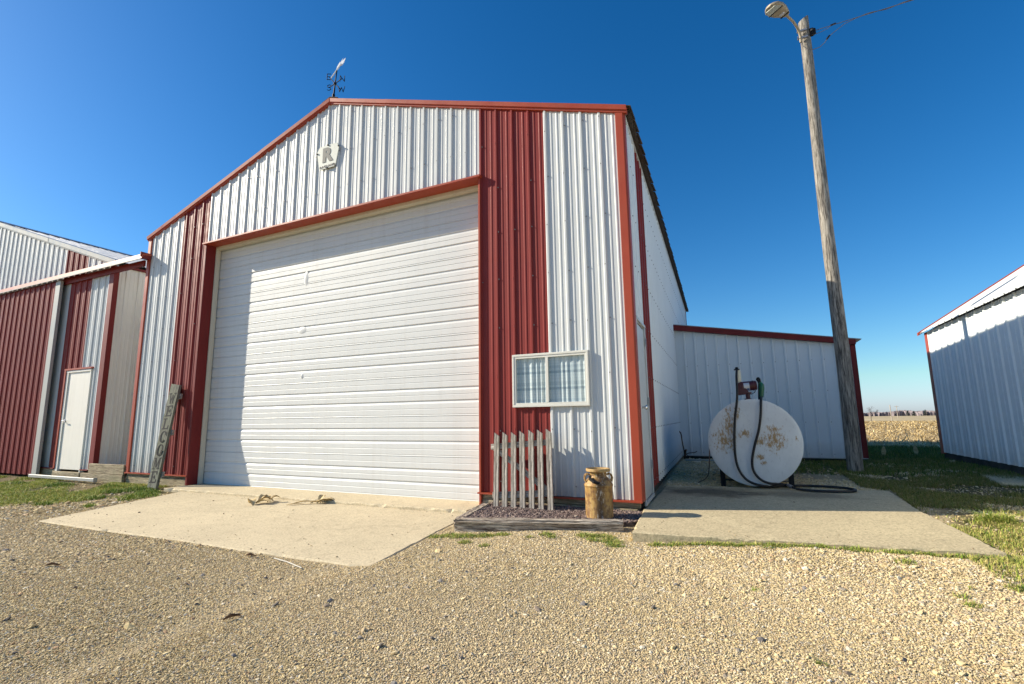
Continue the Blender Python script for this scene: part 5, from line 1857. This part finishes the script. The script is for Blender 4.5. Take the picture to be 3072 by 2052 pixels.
# crumbs, leaf bits and stray stones lying on the slabs, thicker along their edges
xc_, yc_ = rng.uniform(-6.9, -1.6, 5200), rng.uniform(-2.36, -0.42, 5200)
edge_ = np.minimum(np.minimum(yc_ + 2.36, -0.42 - yc_) * 3, 1.0)
kc = in_poly(xc_, yc_, [(-6.86, -0.44), (-6.22, -2.34), (-1.58, -2.31), (-1.82, -0.44)]) & (rng.random(5200) < 0.05 + 0.45 * np.exp(-np.minimum(yc_ + 2.36, -0.42 - yc_) / 0.06))
zc1 = np.interp(yc_, [-2.36, -0.40], [-0.205, -0.184])
xp_, yp_ = rng.uniform(0.0, 2.55, 3000), rng.uniform(-1.05, 2.2, 3000)
kp_ = in_poly(xp_, yp_, [(0.12, -1.04), (2.53, -0.75), (2.48, 0.92), (2.54, 2.25), (-0.0, 1.88), (0.03, 0.03)]) & (rng.random(3000) < 0.06 + 0.5 * np.exp(-(yp_ - np.interp(xp_, [0.11, 2.55], [-1.05, -0.75])) / 0.07))
xd_, yd_ = np.concatenate([xc_[kc], xp_[kp_]]), np.concatenate([yc_[kc], yp_[kp_]])
zd_ = np.concatenate([zc1[kc], np.full(kp_.sum(), -0.084)])
sd2 = 0.0042 * np.exp(rng.normal(0, 0.4, len(xd_)))
stone_cloud('debris', 'gravel_stone', xd_, yd_, zd_ + sd2 * 0.3, sd2, [(0.12, 0.08, 0.045), (0.55, 0.44, 0.26), (0.22, 0.17, 0.12), (0.66, 0.56, 0.38)], [3, 3, 2, 2])
# planter gravel: purple-brown crushed stone
X, Y = scatter_grid(-1.75, 0.15, -1.05, 0.0, 0.016)
k = in_poly(X, Y, [(-1.66, -0.98), (-0.10, -0.62), (0.10, -0.50), (0.03, -0.01), (-1.72, -0.01)])
X, Y = X[k], Y[k]
Z = np.interp(Y, [-1.0, -0.6, 0.0], [-0.118, -0.113, -0.112]) + rng.uniform(0, 0.008, len(X))
stone_cloud('planter_gravel', 'planter_stone', X, Y, Z, 0.0105 * np.exp(rng.normal(0, 0.3, len(X))), [(0.20, 0.145, 0.14), (0.28, 0.21, 0.195), (0.12, 0.09, 0.095), (0.36, 0.29, 0.25)], [4, 3, 3, 1])


# ================================================================== GRASS (stuff)
def blades(name, X, Y, Z, H_, W_, C, mat='grass_blade', lean=0.5):
    """one object of many bent blades: 2 quads + tip each"""
    n = len(X)
    az = rng.uniform(0, 2 * np.pi, n)
    dx, dy = np.cos(az), np.sin(az)
    la = rng.normal(0, 1, n) * lean
    bx_, by_ = -dy, dx
    V = np.zeros((n, 5, 3), np.float32)
    for i, (t_, w_) in enumerate(((0, 1.0), (0.55, 0.8))):
        off = la * H_ * t_ * t_
        for j, s_ in enumerate((-1, 1)):
            V[:, i * 2 + j, 0] = X + dx * W_ * w_ * s_ + bx_ * off
            V[:, i * 2 + j, 1] = Y + dy * W_ * w_ * s_ + by_ * off
            V[:, i * 2 + j, 2] = Z + H_ * t_
    V[:, 4, 0] = X + bx_ * la * H_
    V[:, 4, 1] = Y + by_ * la * H_
    V[:, 4, 2] = Z + H_ * (1 - 0.25 * np.minimum(np.abs(la), 1.5))
    me_ = bpy.data.meshes.new(name)
    me_.vertices.add(n * 5)
    me_.vertices.foreach_set('co', V.ravel())
    b0_ = np.arange(n) * 5
    tri = np.stack([b0_, b0_ + 1, b0_ + 3, b0_, b0_ + 3, b0_ + 2, b0_ + 2, b0_ + 3, b0_ + 4], 1).reshape(-1)
    nt_ = n * 3
    me_.loops.add(nt_ * 3)
    me_.loops.foreach_set('vertex_index', tri.astype(np.int32))
    me_.polygons.add(nt_)
    me_.polygons.foreach_set('loop_start', np.arange(0, nt_ * 3, 3, dtype=np.int32))
    me_.update(calc_edges=True)
    a_ = me_.attributes.new('col', 'FLOAT_COLOR', 'POINT')
    cc = np.concatenate([np.repeat(C, 5, 0), np.ones((n * 5, 1))], 1).astype(np.float32)
    a_.data.foreach_set('color', cc.ravel())
    me_.materials.append(MAT[mat])
    return put(name, me_, kind='stuff')


GP = np.array([(0.19, 0.27, 0.035), (0.29, 0.34, 0.055), (0.11, 0.18, 0.03), (0.44, 0.36, 0.13), (0.37, 0.37, 0.09)])


def gcol(n, w):
    c_ = GP[rng.choice(5, n, p=np.array(w) / sum(w))]
    return c_ * rng.uniform(0.85, 1.45, (n, 1))


def clumpy(X, Y, f, th):
    v_ = np.sin(X * f + 1.7 * np.sin(Y * f * 0.7)) + np.sin(Y * f * 1.3 + 1.1 * np.sin(X * f * 0.6 + 2)) + 0.8 * np.sin((X + Y) * f * 2.3) + rng.normal(0, 0.35, len(X))
    return v_ > th


# left strip
n = 130000
X = rng.uniform(-13.5, -6.3, n)
Y = rng.uniform(-2.6, -0.05, n)
k = (rng.random(n) < left_turf(X, Y)) & clumpy(X, Y, 2.6, -0.5)
k &= ~in_poly(X, Y, SLABS[0]) & ~in_poly(X, Y, SLABS[1]) & ~((X < -11.9) & (Y > -0.2))
X, Y = X[k], Y[k]
blades('grass', X, Y, gz_arr(X, Y) - 0.004, rng.uniform(0.018, 0.05, len(X)), rng.uniform(0.002, 0.004, len(X)), gcol(len(X), [3, 5, 0.5, 4, 6]) * 1.15, lean=0.8)


def tufts(name, spots, per, rad, hmin, hmax, w, lean=0.6, wid=(0.0018, 0.0035)):
    xs2, ys2, hh2 = [], [], []
    for (x, y, s) in spots:
        m_ = int(per * s)
        r_ = rad * s ** 0.5 * np.sqrt(rng.random(m_))
        a_ = rng.uniform(0, 6.283, m_)
        xs2.append(x + r_ * np.cos(a_) * 1.5)
        ys2.append(y + r_ * np.sin(a_))
        hh2.append(rng.uniform(hmin, hmax, m_) * (1.15 - r_ / (rad * s ** 0.5) * 0.6))
    X2, Y2, H2 = np.concatenate(xs2), np.concatenate(ys2), np.concatenate(hh2)
    k2 = np.ones(len(X2), bool)
    for pgn in SLABS[:4]:
        k2 &= ~in_poly(X2, Y2, pgn)
    X2, Y2, H2 = X2[k2], Y2[k2], H2[k2]
    return blades(name, X2, Y2, gz_arr(X2, Y2) - 0.004, H2, rng.uniform(*wid, len(X2)), gcol(len(X2), w), lean=lean)


# weeds at the left slab corner and beside the board
tufts('grass', [(-7.10, -0.85, 1.6), (-7.35, -0.62, 1.0), (-7.85, -0.48, 2.0), (-8.05, -0.75, 1.2), (-8.7, -0.45, 1.2), (-6.95, -1.10, 0.6), (-7.55, -1.2, 0.6), (-6.85, -1.6, 0.25), (-7.7, -1.75, 0.4), (-10.0, -0.6, 1.6), (-11.0, -0.8, 1.5)], 420, 0.15, 0.03, 0.09, [5, 3, 4, 0.6, 1], 0.9, (0.003, 0.006))
# tufts along the timber and pad front
sp2 = [(-1.45, -1.36, 1.1), (-1.30, -1.32, 0.9), (-1.15, -1.27, 0.8), (-1.58, -1.42, 0.7), (-1.02, -1.2, 0.5), (-1.22, -1.52, 0.4), (-1.0, -1.58, 0.25), (-0.62, -1.13, 0.5), (-0.55, -1.2, 0.25), (-0.74, -1.25, 0.12), (-0.28, -1.06, 0.8), (-0.14, -1.02, 0.9), (-0.05, -1.14, 0.9), (0.0, -1.24, 0.5), (-0.2, -1.16, 0.3)]
for x in np.arange(0.25, 2.6, 0.12):
    if rng.random() < 0.75:
        sp2.append((x + rng.normal(0, 0.03), np.interp(x, [0.1, 2.55], [-1.12, -0.82]) - abs(rng.normal(0, 0.03)), rng.uniform(0.08, 0.55)))
for x in np.arange(0.3, 2.75, 0.045):
    sp2.append((x, np.interp(x, [0.1, 2.55], [-1.125, -0.83]) - abs(rng.normal(0, 0.035)), rng.uniform(0.02, 0.22)))
for _ in range(70):
    x, y = rng.uniform(0.6, 3.6), rng.uniform(-3.4, -1.1)
    if rng.random() < 0.25 + 0.3 * (x - 0.6) / 3:
        sp2.append((x, y, rng.uniform(0.03, 0.13)))
sp2 += [(2.05, -1.75, 0.2), (2.2, -2.3, 0.15), (2.35, -1.45, 0.3), (1.9, -1.2, 0.3)]
tufts('grass', sp2, 430, 0.075, 0.018, 0.05, [4, 4, 3, 4, 3], 1.1, (0.0016, 0.003))
# right side: rough turf round the pad, thinning into gravel
n = 190000
X = rng.uniform(2.3, 4.3, n)
Y = rng.uniform(-1.6, 6.4, n)
k = clumpy(X, Y, 3.4, -0.5) & (rng.random(n) < 0.95 * np.interp(Y, [-1.6, -0.9, 0.2, 6], [0.1, 0.7, 0.9, 1.0]))
for pgn in SLABS:
    k &= ~in_poly(X, Y, pgn)
X, Y = X[k], Y[k]
blades('grass', X, Y, gz_arr(X, Y) - 0.004, rng.uniform(0.02, 0.06, len(X)), rng.uniform(0.0018, 0.0035, len(X)), gcol(len(X), [1.8, 2.6, 1.5, 7, 5]) * np.interp(Y, [0.3, 1.2], [0.85, 0.5])[:, None], lean=0.9)  # blade colour darkened towards the back: shed shade put into the colour
tufts('grass', [(2.95, 0.60, 1.0), (3.02, 0.56, 0.5), (3.25, 0.15, 0.25)], 420, 0.085, 0.05, 0.17, [4, 5, 1, 1.5, 4], 1.3, (0.0018, 0.0035))
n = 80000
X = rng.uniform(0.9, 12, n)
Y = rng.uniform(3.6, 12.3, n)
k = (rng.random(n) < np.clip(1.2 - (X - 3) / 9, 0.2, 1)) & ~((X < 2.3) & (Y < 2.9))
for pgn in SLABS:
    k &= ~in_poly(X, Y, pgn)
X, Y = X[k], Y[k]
blades('grass', X, Y, gz_arr(X, Y) - 0.004, rng.uniform(0.03, 0.09, len(X)), rng.uniform(0.003, 0.006, len(X)), gcol(len(X), [4, 2, 4, 1, 1]) * 0.55, lean=0.7)  # all blades darkened, shade behind the sheds put into their colour

# ================================================================== CORN FIELD, TREES, FAR THINGS
n = 46000
D = 11.0 * np.exp(rng.random(n) ** 0.9 * np.log(125 / 11.0))
B = np.radians(rng.uniform(2, 34, n))
Y = CAMY + D * 1.05 * np.cos(B) + 1.5
X = CAMX + D * 1.05 * np.sin(B)
k = (Y > 12.2 - 0.05 * X + 0.3 * np.sin(X * 2)) & ~((X < 3.3) & (Y < 12.6))
X, Y, D = X[k], Y[k], D[k]
SP = np.array([(0.66, 0.48, 0.21), (0.54, 0.38, 0.155), (0.76, 0.61, 0.34), (0.34, 0.24, 0.12), (0.42, 0.32, 0.19)])
C = SP[rng.choice(5, len(X), p=[0.34, 0.28, 0.18, 0.1, 0.1])] * rng.uniform(0.75, 1.2, (len(X), 1))
sz = np.clip(D / 30, 0.8, 3)
blades('corn_stubble', X, Y, gz_arr(X, Y) - 0.01, rng.uniform(0.05, 0.17, len(X)) * np.clip(D / 40, 0.9, 1.7), rng.uniform(0.010, 0.024, len(X)) * sz, C, 'stubble_leaf', lean=4.0)
# a few darker broken stalks standing at the field edge
mb = MB()
for i in range(60):
    x, y = random.uniform(3.2, 9), random.uniform(12.0, 14.0)
    z = gz(x, y)
    a = random.uniform(0, 6.28)
    l_ = random.uniform(0.2, 0.55)
    mb.tube([(x, y, z - 0.02), (x + math.cos(a) * l_ * 0.6, y + math.sin(a) * l_ * 0.6, z + l_ * random.uniform(0.3, 0.9))], [0.012, 0.008], 5)
put('corn_stalks', mb.mesh('corn_stalks', 'husk'), kind='stuff')

# far woods: a belt of many bare crowns
mb = MB()
for i in range(5200):
    b_ = R(random.uniform(2, 34))
    D_ = random.uniform(690, 760)
    x, y = CAMX + D_ * math.sin(b_), CAMY + D_ * math.cos(b_)
    z = gz(x, y)
    h_ = random.uniform(3.6, 5.6) + 0.9 * math.sin(b_ * 60) + 0.5 * math.sin(b_ * 173)
    w_ = random.uniform(0.5, 1.6)
    q = random.uniform(0, 3.14)
    ax_, ay_ = math.cos(q) * w_, math.sin(q) * w_
    mb.add([(x - ax_, y - ay_, z - 0.5), (x + ax_, y + ay_, z - 0.5), (x + ax_ * 1.2, y + ay_ * 1.2, z + h_ * 0.75), (x + random.uniform(-0.4, 0.4), y, z + h_), (x - ax_ * 1.2, y - ay_ * 1.2, z + h_ * 0.7)], [(0, 1, 2, 3, 4)])
put('far_woods', mb.mesh('far_woods', 'woods', fix=False), kind='stuff')


def polar(px, D_):
    """a spot D_ metres off on the bearing of the picture's column px"""
    f_ = 17.322 / 36 * 3072
    d = fw + rt * ((px - 1536) / f_) - up * ((1248 - 1026) / f_)
    d.z = 0
    d.normalize()
    p = Vector((CAMX, CAMY, 0)) + d * D_
    return p.x, p.y, gz(p.x, p.y)


for (px, h_, lab) in ((2724, 5.6, 'left one of three dark conifers before the far woods'), (2743, 5.2, 'middle one of three dark conifers before the far woods'), (2778, 6.4, 'right-hand tallest dark conifer before the far woods')):
    x, y, z = polar(px, 660)
    t_ = thing('conifer', lab, 'tree', (x, y, z), 'conifers before the far woods')
    put('trunk', MB().tube([(x, y, z - 0.3), (x, y, z + h_ * 0.9)], [0.25, 0.05], 6).mesh('trunk', 'bark'), t_)
    mb = MB()
    for i in range(150):
        f = random.random() ** 0.8
        r_ = (1 - f) * h_ * 0.40 + 0.15
        a = random.uniform(0, 6.28)
        zz = z + h_ * (0.06 + 0.92 * f)
        o_ = Vector((x, y, zz))
        e_ = o_ + Vector((math.cos(a) * r_, math.sin(a) * r_, -0.18 * r_))
        s_ = Vector((-math.sin(a), math.cos(a), 0)) * (0.22 + 0.3 * r_)
        mb.add([o_, e_ + s_, e_ + Vector((0, 0, 0.25)), e_ - s_], [(0, 1, 2), (0, 2, 3)])
    put('crown', mb.mesh('crown', 'conifer', fix=False), t_)


def bare_tree(px, D_, h_, name, label):
    x, y, z = polar(px, D_)
    t_ = thing(name, label, 'tree', (x, y, z))
    trunk, twigs = MB(), MB()

    def grow(p, d, L0, r, lev):
        q = p + d * L0
        (trunk if lev < 2 else twigs).tube([p, p + d * L0 * 0.5 + Vector((random.gauss(0, 1), random.gauss(0, 1), random.gauss(0, 1))) * L0 * 0.05, q], [r, r * 0.85, r * 0.65], 5 if lev < 2 else 3, cap=False)
        if lev >= 6:
            return
        for _ in range(3 if lev < 4 else 2):
            nd = (d + Vector((random.gauss(0, 0.55), random.gauss(0, 0.55), random.gauss(0.05, 0.4)))).normalized()
            grow(p + d * L0 * random.uniform(0.6, 1.0), nd, L0 * random.uniform(0.6, 0.82), r * 0.6, lev + 1)
    grow(Vector((x, y, z - 0.1)), Vector((0.03, 0, 1)), h_ * 0.26, h_ * 0.014, 0)
    put('trunk', trunk.mesh('trunk', 'bark', fix=False), t_)
    put('crown', twigs.mesh('crown', 'bark', fix=False), t_)


bare_tree(2612, 132, 4.7, 'bare_tree', 'small leafless tree at the far edge of the corn stubble')
x, y, z = polar(2674, 130)
tag(put('utility_pole', MB().tube([(x, y, z - 0.2), (x - 0.02, y, z + 3.4)], [0.09, 0.07], 8).mesh('utility_pole', 'farpole')), 'pale bare pole at the far edge of the corn stubble', 'pole')
x, y, z = polar(2693, 330)
pp = thing('utility_pole', 'thin distant power pole with a crossarm before the far woods', 'pole', (x, y, z))
put('shaft', MB().tube([(x, y, z - 0.3), (x, y, z + 6.2)], [0.16, 0.11], 8).mesh('shaft', 'farpole'), pp)
put('crossarm', MB().box(x - 0.9, y - 0.08, z + 5.6, x + 0.9, y + 0.08, z + 5.8).mesh('crossarm', 'farpole'), pp)

tag(put('downspout_piece', MB().box(-0.14, 5.42, gz(0, 5.4) + 0.0, 0.42, 5.49, gz(0, 5.4) + 0.035).mesh('downspout_piece', 'rail'), bevel=0.006), 'short white downspout piece lying in front of the lean-to corner', 'pipe')

# two pale corn leaves caught in the dark grass, and loose grey stones
for (x, y, a, lab) in ((3.62, 7.6, 80, 'pale corn leaf standing in the dark grass nearer the pole'), (4.28, 8.0, 100, 'pale curled corn leaf in the dark grass nearer the right shed')):
    mb = MB()
    z = gz(x, y)
    for i in range(6):
        t_ = i / 5
        w_ = 0.045 * math.sin(math.pi * (0.1 + 0.85 * t_))
        p = Vector((x + math.cos(R(a)) * 0.1 * t_, y, z + 0.22 * t_))
        mb.v += [tuple(p - Vector((w_, 0, 0))), tuple(p + Vector((w_, 0.01, 0)))]
    for i in range(5):
        mb.f.append((2 * i, 2 * i + 1, 2 * i + 3, 2 * i + 2))
    tag(put('corn_leaf', mb.mesh('corn_leaf', 'husk', True, fix=False)), lab, 'leaf')
